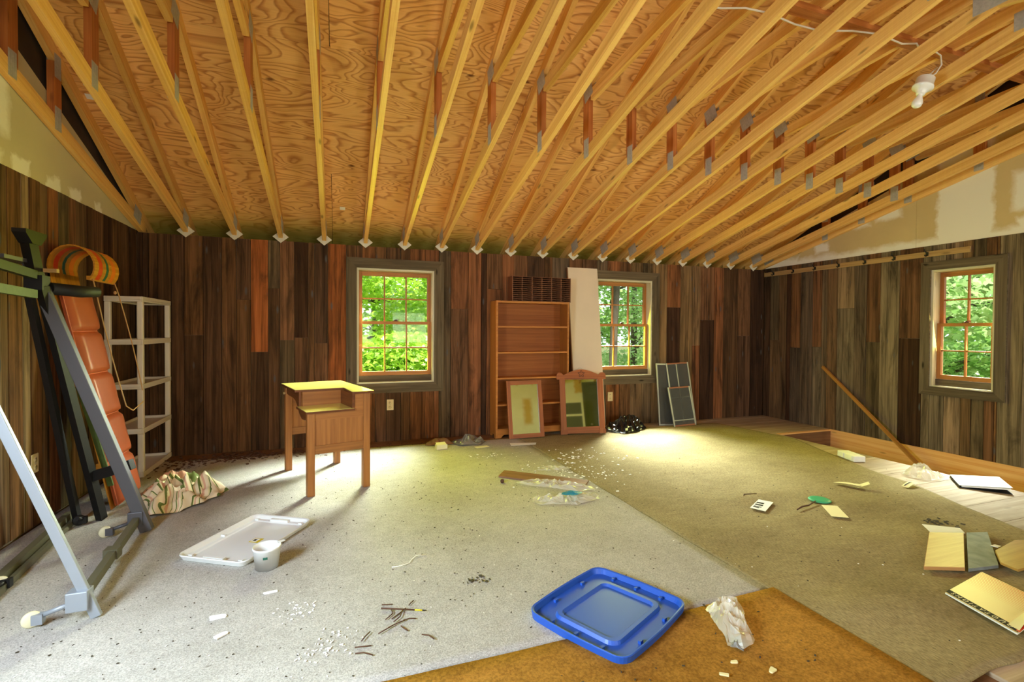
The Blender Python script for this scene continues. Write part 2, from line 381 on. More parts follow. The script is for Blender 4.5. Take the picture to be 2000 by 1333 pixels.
def stripe_cloth():
    m, nt, b, o = mat('striped_cloth')
    b.inputs['Roughness'].default_value = 0.9
    uv = nd(nt, 'ShaderNodeUVMap'); sep = nd(nt, 'ShaderNodeSeparateXYZ'); lk(nt, uv.outputs[0], sep.inputs[0])
    f = mth(nt, 'FRACT', mth(nt, 'MULTIPLY', sep.outputs[0], 4.5))
    cream, green, pink, pale = S(232, 214, 180), S(96, 110, 48), S(214, 166, 138), S(224, 212, 160)
    r = nd(nt, 'ShaderNodeValToRGB'); r.color_ramp.interpolation = 'CONSTANT'
    e = r.color_ramp.elements; e[0].position = 0; e[0].color = cream; e[1].position = 0.30; e[1].color = green
    for p, c in ((0.42, pale), (0.50, pink), (0.62, cream), (0.80, pale), (0.88, green), (0.94, cream)):
        x = e.new(p); x.color = c
    lk(nt, f, r.inputs[0]); lk(nt, r.outputs[0], b.inputs['Base Color'])
    return m
M['stripes'] = stripe_cloth()
def mag_mat():
    m, nt, b, o = mat('striped_magazine_cover')
    b.inputs['Roughness'].default_value = 0.4
    uv = nd(nt, 'ShaderNodeUVMap'); sep = nd(nt, 'ShaderNodeSeparateXYZ'); lk(nt, uv.outputs[0], sep.inputs[0])
    f = mth(nt, 'FRACT', mth(nt, 'MULTIPLY', sep.outputs[1], 26))
    a = nd(nt, 'ShaderNodeMapRange'); lk(nt, sep.outputs[1], a.inputs[0]); a.inputs[1].default_value = 0.45; a.inputs[2].default_value = 1.0; a.inputs[3].default_value = 0.0; a.inputs[4].default_value = 0.62
    on = mth(nt, 'LESS_THAN', f, a.outputs[0])
    lk(nt, mixc(nt, on, S(236, 214, 150), S(216, 116, 44)), b.inputs['Base Color'])
    return m
M['mag'] = mag_mat()

# ------------------------------------------------------------------ mesh builder
class MB:
    def __init__(self): self.v = []; self.f = []; self.uv = []; self.sm = []
    def face(self, idx, uvs=None, smooth=False):
        self.f.append(idx); self.uv.append(uvs if uvs else [(self.v[i][0], self.v[i][1]) for i in idx]); self.sm.append(smooth)
    def box(self, c, s, rot=None, axis=None):
        """box centred at c, size s; UV runs along its longest axis"""
        hx, hy, hz = s[0] / 2, s[1] / 2, s[2] / 2
        P = [Vector((x, y, z)) for x in (-hx, hx) for y in (-hy, hy) for z in (-hz, hz)]
        ax = axis if axis is not None else max(range(3), key=lambda i: s[i])
        n0 = len(self.v)
        for p in P:
            q = rot @ p if rot is not None else p
            self.v.append((q[0] + c[0], q[1] + c[1], q[2] + c[2]))
        for k, q in enumerate(((0, 1, 3, 2), (4, 6, 7, 5), (0, 4, 5, 1), (2, 3, 7, 6), (0, 2, 6, 4), (1, 5, 7, 3))):
            nax = k // 2
            oth = [a for a in range(3) if a != nax]
            if ax in oth: u = ax; w = [a for a in oth if a != ax][0]
            else: u, w = oth
            self.face([n0 + i for i in q], [(P[i][u], P[i][w] + 0.37 * nax) for i in q])
        return self
    def bx(self, x0, x1, y0, y1, z0, z1, axis=None):
        return self.box(((x0 + x1) / 2, (y0 + y1) / 2, (z0 + z1) / 2), (abs(x1 - x0), abs(y1 - y0), abs(z1 - z0)), None, axis)
    def bar(self, p, q, w, h, up=(0, 0, 1)):
        """rectangular bar from p to q, w across, h along 'up'"""
        p, q = Vector(p), Vector(q); d = q - p; L = d.length; d.normalize()
        up = Vector(up); s = d.cross(up)
        if s.length < 1e-4: s = d.cross(Vector((1, 0, 0)))
        s.normalize(); t = s.cross(d)
        R = Matrix((d, s, t)).transposed()
        return self.box((p + q) / 2, (L, w, h), R, 0)
    def tube(self, pts, r, n=8, caps=True, smooth=True):
        pts = [Vector(p) for p in pts]; rs = r if isinstance(r, (list, tuple)) else [r] * len(pts)
        n0 = len(self.v); prev = None; acc = 0
        dist = []
        for i, p in enumerate(pts):
            a = pts[max(i - 1, 0)]; b = pts[min(i + 1, len(pts) - 1)]
            d = (b - a); d = d.normalized() if d.length > 1e-9 else Vector((0, 0, 1))
            if prev is None:
                s = d.orthogonal().normalized()
            else:
                s = prev - d * prev.dot(d); s = s.normalized() if s.length > 1e-6 else d.orthogonal().normalized()
            prev = s; t = d.cross(s)
            if i: acc += (p - pts[i - 1]).length
            dist.append(acc)
            for k in range(n):
                an = 2 * math.pi * k / n
                self.v.append(tuple(p + (s * math.cos(an) + t * math.sin(an)) * rs[i]))
        for i in range(len(pts) - 1):
            for k in range(n):
                k2 = (k + 1) % n
                self.face([n0 + i * n + k, n0 + i * n + k2, n0 + (i + 1) * n + k2, n0 + (i + 1) * n + k],
                          [(dist[i], k * .02), (dist[i], (k + 1) * .02), (dist[i + 1], (k + 1) * .02), (dist[i + 1], k * .02)], smooth)
        if caps:
            self.face([n0 + k for k in reversed(range(n))]); m = n0 + (len(pts) - 1) * n
            self.face([m + k for k in range(n)])
        return self
    def lathe(self, prof, n=24, c=(0, 0, 0), rot=None):
        n0 = len(self.v)
        for (r, z) in prof:
            for k in range(n):
                a = 2 * math.pi * k / n
                q = Vector((r * math.cos(a), r * math.sin(a), z))
                if rot is not None: q = rot @ q
                self.v.append((q[0] + c[0], q[1] + c[1], q[2] + c[2]))
        for i in range(len(prof) - 1):
            for k in range(n):
                k2 = (k + 1) % n
                self.face([n0 + i * n + k, n0 + i * n + k2, n0 + (i + 1) * n + k2, n0 + (i + 1) * n + k], None, True)
        return self
    def prism(self, poly, d0, d1, plane='xy'):
        """polygon extruded between d0 and d1 along the axis left out of 'plane'"""
        n = len(poly); n0 = len(self.v)
        def P(a, b, d):
            return {'xy': (a, b, d), 'xz': (a, d, b), 'yz': (d, a, b)}[plane]
        for d in (d0, d1):
            for a, b in poly: self.v.append(P(a, b, d))
        uvp = [(a, b) for a, b in poly]
        self.face([n0 + i for i in reversed(range(n))], [uvp[i] for i in reversed(range(n))])
        self.face([n0 + n + i for i in range(n)], uvp)
        acc = 0
        for i in range(n):
            j = (i + 1) % n; L = math.dist(poly[i], poly[j])
            self.face([n0 + i, n0 + j, n0 + n + j, n0 + n + i], [(acc, 0), (acc + L, 0), (acc + L, d1 - d0), (acc, d1 - d0)]); acc += L
        return self
    def grid(self, nx, ny, fn, smooth=True, uvf=None):
        n0 = len(self.v); U = []
        for j in range(ny + 1):
            for i in range(nx + 1):
                self.v.append(tuple(fn(i / nx, j / ny))); U.append(uvf(i / nx, j / ny) if uvf else (i / nx, j / ny))
        for j in range(ny):
            for i in range(nx):
                a = j * (nx + 1) + i; q = [a, a + 1, a + nx + 2, a + nx + 1]
                self.face([n0 + k for k in q], [U[k] for k in q], smooth)
        return self
    def data(self, name, m):
        me = bpy.data.meshes.new(name)
        me.from_pydata(self.v, [], self.f)
        ul = me.uv_layers.new(name='UVMap')
        flat = [c for f in self.uv for uv in f for c in uv]
        ul.data.foreach_set('uv', flat)
        me.polygons.foreach_set('use_smooth', self.sm)
        ms = m if isinstance(m, (list, tuple)) else [m]
        for x in ms: me.materials.append(M[x] if isinstance(x, str) else x)
        me.update()
        return me
    def build(self, name, m, parent=None, loc=None, bevel=0.0):
        o = bpy.data.objects.new(name, self.data(name, m)); COL.objects.link(o)
        if parent is not None: o.parent = parent
        if loc is not None: o.location = loc
        if bevel:
            b = o.modifiers.new('bevel', 'BEVEL'); b.width = bevel; b.segments = 2; b.limit_method = 'ANGLE'
        return o

def tag(o, label=None, cat=None, group=None, kind=None):
    if label: o['label'] = label
    if cat: o['category'] = cat
    if group: o['group'] = group
    if kind: o['kind'] = kind
    return o
def thing(name, label, cat, loc=(0, 0, 0), rotz=0, group=None, kind=None):
    o = bpy.data.objects.new(name, None); COL.objects.link(o)
    o.empty_display_size = 0.1
    o.location = loc; o.rotation_euler = (0, 0, rotz)
    return tag(o, label, cat, group, kind)
def part(name, mb, m, parent, **k): return mb.build(name, m, parent, **k)
def inst(name, me, parent, loc=(0, 0, 0), rot=(0, 0, 0)):
    o = bpy.data.objects.new(name, me); COL.objects.link(o); o.parent = parent; o.location = loc; o.rotation_euler = rot
    return o

# ------------------------------------------------------------------ floor, stairwell
STX, STY0, STY1 = 4.92, -0.6, 4.36     # stair opening: x > STX, between these y
floor = MB()
floor.bx(XL - .2, STX, YF - .2, D + .2, -.26, -.02)
floor.bx(STX, XR + .2, STY1, D + .2, -.26, -.02)
floor.bx(STX, XR + .2, YF - .2, STY0, -.26, -.02)
floor = floor.build('floor', 'floordark'); tag(floor, kind='structure')
# planks: run along x; rows from the photograph near the stairwell
rows = [5.60, 5.28, 5.0, 4.68, 4.40, 4.113, 3.80, 3.424, 3.255, 3.093, 2.82, 2.547, 2.372, 2.114, 1.86, 1.60, 1.34, 1.08, 0.8, 0.5, 0.2]
for k in range(len(rows) - 1):
    y1, y0 = rows[k], rows[k + 1]
    xe = XR + .02 if y0 > STY1 - 0.05 else STX
    xs = [2.2, 3.1 + 0.37 * ((k * 5) % 4), xe]
    for a, b in zip(xs[:-1], xs[1:]):
        p = MB().bx(a + .0015, b - .0015, y0 + .002, y1 - .002, -.02, -.0005 - 0.0006 * ((k * 7) % 3), 0).build('floor_plank', 'floorwood', floor)
for a, b in ((XL - .02, -0.4), (-0.4, 1.1), (1.1, 2.2)):
    for y0, y1 in ((4.98, 5.2), (5.2, 5.42)):
        MB().bx(a + .0015, b - .0015, y0 + .002, y1 - .002, -.02, -.001, 0).build('floor_plank', 'floordark', floor)
# framing seen in the stair opening
rim = MB().bx(XR - .005, XR + .035, STY0, STY1 + .02, -.30, 0.0, 1).build('rim_joist', 'beam', floor)
MB().bx(STX + .003, XR - .006, STY1 + .001, STY1 + .04, -.27, -.003, 0).build('header_joist', 'beam', floor)
MB().bx(STX - .038, STX - .001, STY0, STY1, -.30, -.021, 1).build('trimmer_joist', 'beam', floor)
stair = MB()
for k in range(9):
    stair.bx(STX, XR - .01, 3.20 - .26 * k - .28, 3.20 - .26 * k, -.47 - .2 * k, -.44 - .2 * k, 0)
stair.bx(STX, XR - .01, 3.20, STY1, -.47, -.44)
stair = stair.build('floor_stairs', 'floordark'); tag(stair, kind='structure')

# ------------------------------------------------------------------ walls
WIN = {1: (0.187, 1.010, 0.635, 1.867), 2: (3.058, 3.881, 0.635, 1.867)}
W3 = (2.766, 3.295, 0.657, 1.859)
def wall_mesh(a0, a1, z0, z1, holes, t0, t1, plane):
    """wall slab with rectangular holes, cut in vertical strips"""
    mb = MB()
    def add(a, b, c, d):
        if b - a < 1e-4 or d - c < 1e-4: return
        if plane == 'x': mb.bx(a, b, t0, t1, c, d)
        else: mb.bx(t0, t1, a, b, c, d)
    cur = a0
    for (h0, h1, hz0, hz1) in sorted(holes):
        add(cur, h0, z0, z1); add(h0, h1, z0, hz0); add(h0, h1, hz1, z1); cur = h1
    add(cur, a1, z0, z1)
    return mb
wall_back = wall_mesh(XL - .16, XR + .16, -.3, 2.085, [WIN[1], WIN[2]], D + .021, D + .16, 'x').build('wall_back', 'outer'); tag(wall_back, kind='structure')
WIN_L = (0.55, 1.45, 0.75, 1.90)
wall_left = wall_mesh(YF, D + .16, -.3, 2.6, [WIN_L], XL - .16, XL - .021, 'y').build('wall_left', 'outer'); tag(wall_left, kind='structure')
wall_right = wall_mesh(YF, D + .16, -2.8, 2.6, [W3], XR + .036, XR + .18, 'y').build('wall_right', 'outer'); tag(wall_right, kind='structure')
FILL_WIN_1, FILL_WIN_2, FILL_WIN_3 = (-0.3, 0.9, 0.75, 1.90), (1.3, 2.3, 0.75, 1.90), (4.95, 5.7, 0.75, 1.90)  # unseen openings added behind the camera for the fill lamps
wall_front = wall_mesh(XL - .16, XR + .16, -.3, 3.1, [FILL_WIN_1, FILL_WIN_2, FILL_WIN_3], YF - .16, YF, 'x').build('wall_front', 'dry_f'); tag(wall_front, kind='structure')

PAL = {'d': (68, 46, 30), 'b': (108, 76, 50), 'g': (102, 84, 62), 'o': (126, 82, 50), 'O': (148, 86, 46), 'm': (88, 63, 43), 't': (124, 98, 68),
       'G': (122, 106, 84), 'T': (138, 114, 86), 'D': (98, 82, 62), 'B': (112, 86, 60), 'R': (114, 80, 52)}
def board(parent, a0, a1, z0, z1, code, wall, rng):
    dep = rng.uniform(-.005, .004); g = rng.uniform(.0015, .0035)
    mb = MB()
    if wall == 'b': mb.bx(a0 + g, a1 - g, D + dep, D + .021, z0 + .001, z1 - .001, 2)
    elif wall == 'r': mb.bx(XR + dep, XR + .036, a0 + g, a1 - g, z0 + .001, z1 - .001, 2)
    else: mb.bx(XL - .021, XL + dep, a0 + g, a1 - g, z0 + .001, z1 - .001, 2)
    o = mb.build('plank', 'barn', parent)
    c = PAL[code]; k = rng.uniform(0.9, 1.1)
    o.color = S(min(255, c[0] * k), min(255, c[1] * k), min(255, c[2] * k * rng.uniform(.94, 1.06)))
    return o
rng = random.Random(11)
# back wall: x edges and colours read off the photograph, with the heights of the butt joints
BX = [-1.747, -1.70, -1.656, -1.587, -1.478, -1.374, -1.218, -1.063, -0.936, -0.811, -0.656, -0.549, -0.416, -0.287, -0.228, -0.10, 0.083,
      0.24, 0.381, 0.493, 0.645, 0.744, 0.911, 1.065, 1.197, 1.399, 1.557, 1.618, 1.806, 1.952, 2.127, 2.347, 2.448, 2.669, 2.86, 3.06, 3.21, 3.40, 3.56, 3.74, 3.87,
      4.117, 4.332, 4.534, 4.663, 4.899, 5.059, 5.314, 5.546, 5.795]
BC = ['d', 'm', 'b', 'm', 'm', 'b:1.15:m', 'm', 'b', 'm:1.50:b', 'O:.983:m', 'g:1.62:m', 'b:1.1:g', 'd:1.125:b', 'b', 'm:1.07:b', 'O',
      'b', 'o', 'b', 'm', 'b', 'o', 'o', 'g', 'o:1.45:b', 'o', 'd', 'b:1.69:o', 'o', 'b', 'm', 'b', 'g', 'b', 'm', 'g', 'o', 'b', 't', 'g',
      't', 'o:1.53:d', 't:.29:b', 't:1.02:o', 'b:1.37:d', 'o', 'm', 'b:1.15:m', 'd', 'o']
for i in range(len(BX) - 1):
    a0, a1 = BX[i], BX[i + 1]
    cs = BC[i].split(':')
    segs = [(0, 2.10, cs[0])] if len(cs) == 1 else [(float(cs[1]), 2.10, cs[0]), (0, float(cs[1]), cs[2])]
    holes = [h for h in WIN.values() if a0 < h[1] - .001 and a1 > h[0] + .001]
    for (z0, z1, c) in segs:
        cut = [(a0, a1, z0, z1)]
        for h in holes:
            new = []
            for (p0, p1, q0, q1) in cut:
                if p0 < h[0]: new.append((p0, h[0], q0, q1))
                if p1 > h[1]: new.append((h[1], p1, q0, q1))
                m0, m1 = max(p0, h[0]), min(p1, h[1])
                if q0 < h[2]: new.append((m0, m1, q0, min(q1, h[2])))
                if q1 > h[3]: new.append((m0, m1, max(q0, h[3]), q1))
            cut = new
        for (p0, p1, q0, q1) in cut:
            if p1 - p0 > .012 and q1 - q0 > .02: board(wall_back, p0, p1, q0, q1, c, 'b', rng)
# right wall
RY = [5.40, 5.292, 5.147, 5.023, 4.959, 4.81, 4.698, 4.632, 4.504, 4.435, 4.302, 4.093, 3.949, 3.796, 3.597, 3.374, 3.171, 3.029, 2.942, 2.843, 2.744, 2.57, 2.40, 2.2, 1.98, 1.8, 1.6, 1.38, 1.2, 1.0, .7, .4, .1, -.3, -.7, -1.1, -1.5, YF]
RC = ['m', 'D:1.1:B', 'B', 'd', 'R:1.0:D', 'D', 'D', 'R:1.02:G', 'D', 'B', 'T:1.5:G', 'D', 'R:1.1:D', 'G', 'R:1.15:d', 'G', 'T', 'B:1.0:B', 'D', 'R', 'G', 'G', 'D', 'T', 'G', 'B', 'G', 'D', 'G', 'T', 'G', 'D', 'G', 'B', 'G', 'D', 'G']
for i in range(len(RY) - 1):
    a1, a0 = RY[i], RY[i + 1]
    cs = RC[i].split(':')
    segs = [(0, HB, cs[0])] if len(cs) == 1 else [(float(cs[1]), HB, cs[0]), (0, float(cs[1]), cs[2])]
    for (z0, z1, c) in segs:
        cut = [(a0, a1, z0, z1)]
        if a0 < W3[1] and a1 > W3[0]:
            new = []
            for (p0, p1, q0, q1) in cut:
                h = W3
                if p0 < h[0]: new.append((p0, h[0], q0, q1))
                if p1 > h[1]: new.append((h[1], p1, q0, q1))
                m0, m1 = max(p0, h[0]), min(p1, h[1])
                if q0 < h[2]: new.append((m0, m1, q0, min(q1, h[2])))
                if q1 > h[3]: new.append((m0, m1, max(q0, h[3]), q1))
            cut = new
        for (p0, p1, q0, q1) in cut:
            if p1 - p0 > .012 and q1 - q0 > .02: board(wall_right, p0, p1, q0, q1, c, 'r', rng)
# left wall
LY = [YF, -1.6, -1.2, -.8, -.4, 0, .3, .55, 1.45, 1.7, 1.95, 2.2, 2.42, 2.66, 2.85, 3.05, 3.25, 3.467, 3.533, 3.66, 3.735, 3.848, 3.945, 4.066, 4.198, 4.303, 4.453, 4.549, 4.747, 4.888, 5.039, 5.2, 5.40]
LC = list('GBDTGBGGDTGBDGTB') + ['T', 'B', 'R', 'T', 'b', 'B', 'o', 'D', 'b', 'B', 'm', 'b', 'd', 'b', 'm', 'd', 'm']
for i in range(len(LY) - 1):
    a0, a1 = LY[i], LY[i + 1]
    if abs(a0 - .55) < 1e-6:
        board(wall_left, a0, a1, 0, WIN_L[2], 'G', 'l', rng); board(wall_left, a0, a1, WIN_L[3], HB, 'G', 'l', rng); continue
    board(wall_left, a0, a1, 0, HB, LC[i % len(LC)], 'l', rng)

# gables: wallboard up to the truss, dark sheathing behind
def gable(x0, x1, mname, parent, xs0, xs1):
    pts = [(YF, HB), (D, HB)]
    up = [(D, zb(D) + .16), (YR, zb(YR) + .10), (2 * YR - D, zb(D) + .16)]
    poly = [(YF, HB), (D, HB), (D, HB + .11), (YR, zb(YR) + .11), (YF, zb(D) + .11)]
    ys = [YF, -0.6, YR - .6, 2.23, 3.45, D]
    for a, b in zip(ys[:-1], ys[1:]):
        def top(y): return max(HB + .02, min(zb(y) + .10 + .11 * max(0, D - .25 - max(y, 2 * YR - y)), zb(y) + .30))
        pl = [(a + .001, HB), (b - .001, HB), (b - .001, top(b - .001))]
        if a < YR < b: pl.append((YR, top(YR)))
        pl.append((a + .001, top(a + .001)))
        MB().prism(pl, x0, x1, 'yz').build('wallboard', mname, parent)
    MB().prism([(YF - .16, 2.0), (D + .16, 2.0), (D + .16, zt(D + .16) - .01), (YR, zt(YR) - .01), (YF - .16, zt(2 * YR - YF + .16) - .01)], xs0, xs1, 'yz').build('gable_sheathing', 'dark_sheath', parent)
gable(XL - .02, XL - .004, 'dry_l', wall_left, XL - .16, XL - .0205)
gable(XR + .004, XR + .03, 'dry_r', wall_right, XR + .031, XR + .18)

# ------------------------------------------------------------------ ceiling: plywood sheets on a roof deck
SL = math.hypot(1, .49)
YE = D + .47
deck = MB()
deck.prism([(YE, zt(YE) + .016), (YE, zt(YE) + .06), (YR, zt(YR) + .06), (YR, zt(YR) + .016)], XL - .5, XR + .5, 'yz')
yfe = 2 * YR - YE
deck.prism([(yfe, zt(YE) + .016), (YR, zt(YR) + .016), (YR, zt(YR) + .06), (yfe, zt(YE) + .06)], XL - .5, XR + .5, 'yz')
deck.bx(XL - .5, XR + .5, YE, YE + .03, 1.95, zt(YE) + .06)
deck.bx(XL - .5, XR + .5, D + .16, YE, 1.95, 1.97)
deck.bx(XL - .5, XR + .5, yfe - .03, yfe, 1.95, zt(YE) + .06)
ceiling = deck.build('ceiling', 'dark_sheath'); tag(ceiling, kind='structure')
prow = [YE, 4.768, 3.66, 2.56, YR]
for side in (1, -1):
    for r in range(len(prow) - 1):
        ya, yb_ = prow[r], prow[r + 1]
        x = XL - .45 - (1.22 if r % 2 else 0.3)
        while x < XR + .45:
            xa, xb = max(x, XL - .45), min(x + 2.44, XR + .45)
            if xb - xa > .05:
                n0 = MB()
                def Q(xx, yy, up): return (xx, yy if side > 0 else 2 * YR - yy, zt(yy) + up)
                c = [(xa + .002, ya - .002), (xb - .002, ya - .002), (xb - .002, yb_ + .002), (xa + .002, yb_ + .002)]
                for up in (0.0, 0.015):
                    for xx, yy in c: n0.v.append(Q(xx, yy, up))
                uv = [(xx, (YE - yy) * SL) for xx, yy in c]
                n0.face([0, 1, 2, 3], uv); n0.face([7, 6, 5, 4], uv[::-1])
                for i in range(4):
                    j = (i + 1) % 4; n0.face([i, 4 + i, 4 + j, j], [uv[i], uv[i], uv[j], uv[j]])
                n0.build('plywood_sheet', 'ply', ceiling)
            x += 2.44
# grade stamps on the plywood
for (x, y) in ((-1.66, 4.30), (0.044, 5.185)):
    st = MB(); R = Matrix.Rotation(-math.atan(.49), 3, 'X')
    st.box((x, y, zt(y) - .002), (.05, .045, .002), R); st.build('grade_label', 'paper', ceiling)

# ------------------------------------------------------------------ roof trusses
TH = .038
ORD = ['first', 'second', 'third', 'fourth', 'fifth', 'sixth', 'seventh', 'eighth', 'ninth', 'tenth', 'eleventh', 'twelfth', 'thirteenth', 'fourteenth', 'fifteenth', 'sixteenth', 'seventeenth', 'eighteenth', 'nineteenth', 'twentieth']
def sym(poly, side): return [(y if side > 0 else 2 * YR - y, z) for y, z in poly]
def chord(y0, y1, fz, dep, side):
    """length of timber in the truss plane, UV along the timber"""
    mb = MB(); h = TH / 2
    pl = [(y0, fz(y0)), (y1, fz(y1)), (y1, fz(y1) + dep), (y0, fz(y0) + dep)]
    for x in (-h, h):
        for y, z in sym(pl, side): mb.v.append((x, y, z))
    L = math.hypot(y1 - y0, fz(y1) - fz(y0))
    u = [(0, 0), (L, 0), (L, dep), (0, dep)]
    mb.face([3, 2, 1, 0], [u[3], u[2], u[1], u[0]]); mb.face([4, 5, 6, 7], u)
    mb.face([0, 1, 5, 4], [(0, .2), (L, .2), (L, .2 + TH), (0, .2 + TH)]); mb.face([2, 3, 7, 6], [(L, .3), (0, .3), (0, .3 + TH), (L, .3 + TH)])
    mb.face([1, 2, 6, 5], [(L, 0), (L, dep), (L + TH, dep), (L + TH, 0)]); mb.face([3, 0, 4, 7], [(0, dep), (0, 0), (TH, 0), (TH, dep)])
    return mb
def vert(yc, w, z0, z1): return MB().bx(-TH / 2, TH / 2, yc - w / 2, yc + w / 2, z0, z1, 2)
WY = 3.52
zbt = lambda y: 2.115 + .255 * (D - y)
ztb = lambda y: zt(y) - .102
def plate_mesh(w, h, rot):
    mb = MB(); R = Matrix.Rotation(rot, 3, 'X')
    for x in (-TH / 2 - .0012, TH / 2 + .0012): mb.box((x, 0, 0), (.002, w, h), R)
    # rows of teeth slots
    for i in range(4):
        for x in (-TH / 2 - .0026, TH / 2 + .0026):
            c = R @ Vector((0, (i - 1.5) * w / 4.6, 0)); mb.box((x, c[1], c[2]), (.0012, w * .06, h * .86), R)
    return mb
MESH = {}
for side in (1, -1):
    MESH['bot', side] = chord(D + .10, YR + .0, zbt, .092, side).data('bottom_chord', 'pine')
    MESH['top', side] = chord(YE - .03, YR, ztb, .101, side).data('top_chord', 'pine')
    dg0, dg1 = (WY - .075, zt(WY) - .205), (YR + .02, zbt(YR) + .095)
    MESH['diag', side] = chord(dg0[0], dg1[0], lambda y: dg0[1] + (dg1[1] - dg0[1]) * (dg0[0] - y) / (dg0[0] - dg1[0]) - .0, .089, side).data('diagonal_web', 'pine')
    yy = WY if side > 0 else 2 * YR - WY
    MESH['web', side] = vert(yy, .089, zbt(WY) + .075, zt(WY) - .12).data('vertical_web', 'pine_red')
    s = side
    MESH['p_b', side] = plate_mesh(.075, .15, 0).data('gusset_plate', 'galv')
    MESH['p_t', side] = plate_mesh(.13, .13, -.3 * s).data('gusset_plate', 'galv')
    MESH['p_h', side] = plate_mesh(.16, .12, -.35 * s).data('gusset_plate', 'galv')
MESH['king'] = vert(YR, .089, zbt(YR) + .08, zt(YR) - .1).data('king_post', 'pine_red')
MESH['p_r'] = plate_mesh(.22, .11, 0).data('gusset_plate', 'galv')
dm = MB(); dm.prism([(-.074, 2.135), (0, 2.0735), (.074, 2.135), (.0, 2.197)], D - .030, D - .027, 'xz')
for sx in (-1, 1):
    dm.tube([(sx * .03, D - .032, 2.125), (sx * .03, D - .029, 2.125)], .004, 6)
MESH['heel'] = dm.data('heel_plate', 'tin')
def yz(y, side): return y if side > 0 else 2 * YR - y
for k in range(20):
    x = -1.7575 + .4064 * k
    if k == 0: x = XL + .021
    if k == 19: x = XR - .021
    if k == 0: lab = 'pine gable truss fixed flat against the left gable wallboard'
    elif k == 19: lab = 'pine gable truss fixed flat against the right gable wallboard, with several studs'
    else: lab = 'bare pine roof truss, %s in from the left gable wall' % ORD[k]
    t = thing('roof_truss', lab, 'roof truss', (x, 0, 0), 0, 'scissor trusses under the plywood roof')
    for side in (1, -1):
        inst('bottom_chord', MESH['bot', side], t); inst('top_chord', MESH['top', side], t)
        inst('vertical_web', MESH['web', side], t); inst('diagonal_web', MESH['diag', side], t)
        inst('gusset_plate', MESH['p_b', side], t, (0, yz(WY - .01, side), zbt(WY) + .085)); inst('gusset_plate', MESH['p_t', side], t, (0, yz(WY - .03, side), zt(WY) - .115))
        inst('gusset_plate', MESH['p_h', side], t, (0, yz(D - .10, side), zbt(D) + .125))
    inst('king_post', MESH['king'], t); inst('gusset_plate', MESH['p_r'], t, (0, YR, zbt(YR) + .06))
    if 0 < k < 19: inst('heel_plate', MESH['heel'], t)
    if k in (0, 19):
        for yy in (2.3, 2.9, 4.0, 4.45) if k else (2.95, 3.98):
            vert(yy, .089, zbt(yy) + .08, zt(yy) - .1).build('gable_stud', 'pine_red', t)
            inst('gusset_plate', MESH['p_b', 1], t, (0, yy, zbt(yy) + .085)); inst('gusset_plate', MESH['p_b', 1], t, (0, yy, zt(yy) - .12))
    if 0 < k < 19 and k % 5 == 2:
        pass
brace = MB().bx(2.45, XR - .06, 2.13, 2.20, 3.10, 3.138, 0)
R_ = None
o = brace.build('lateral_brace', 'pine_red'); tag(o, 'long pine brace board laid across the tops of the bottom chords', 'brace board')

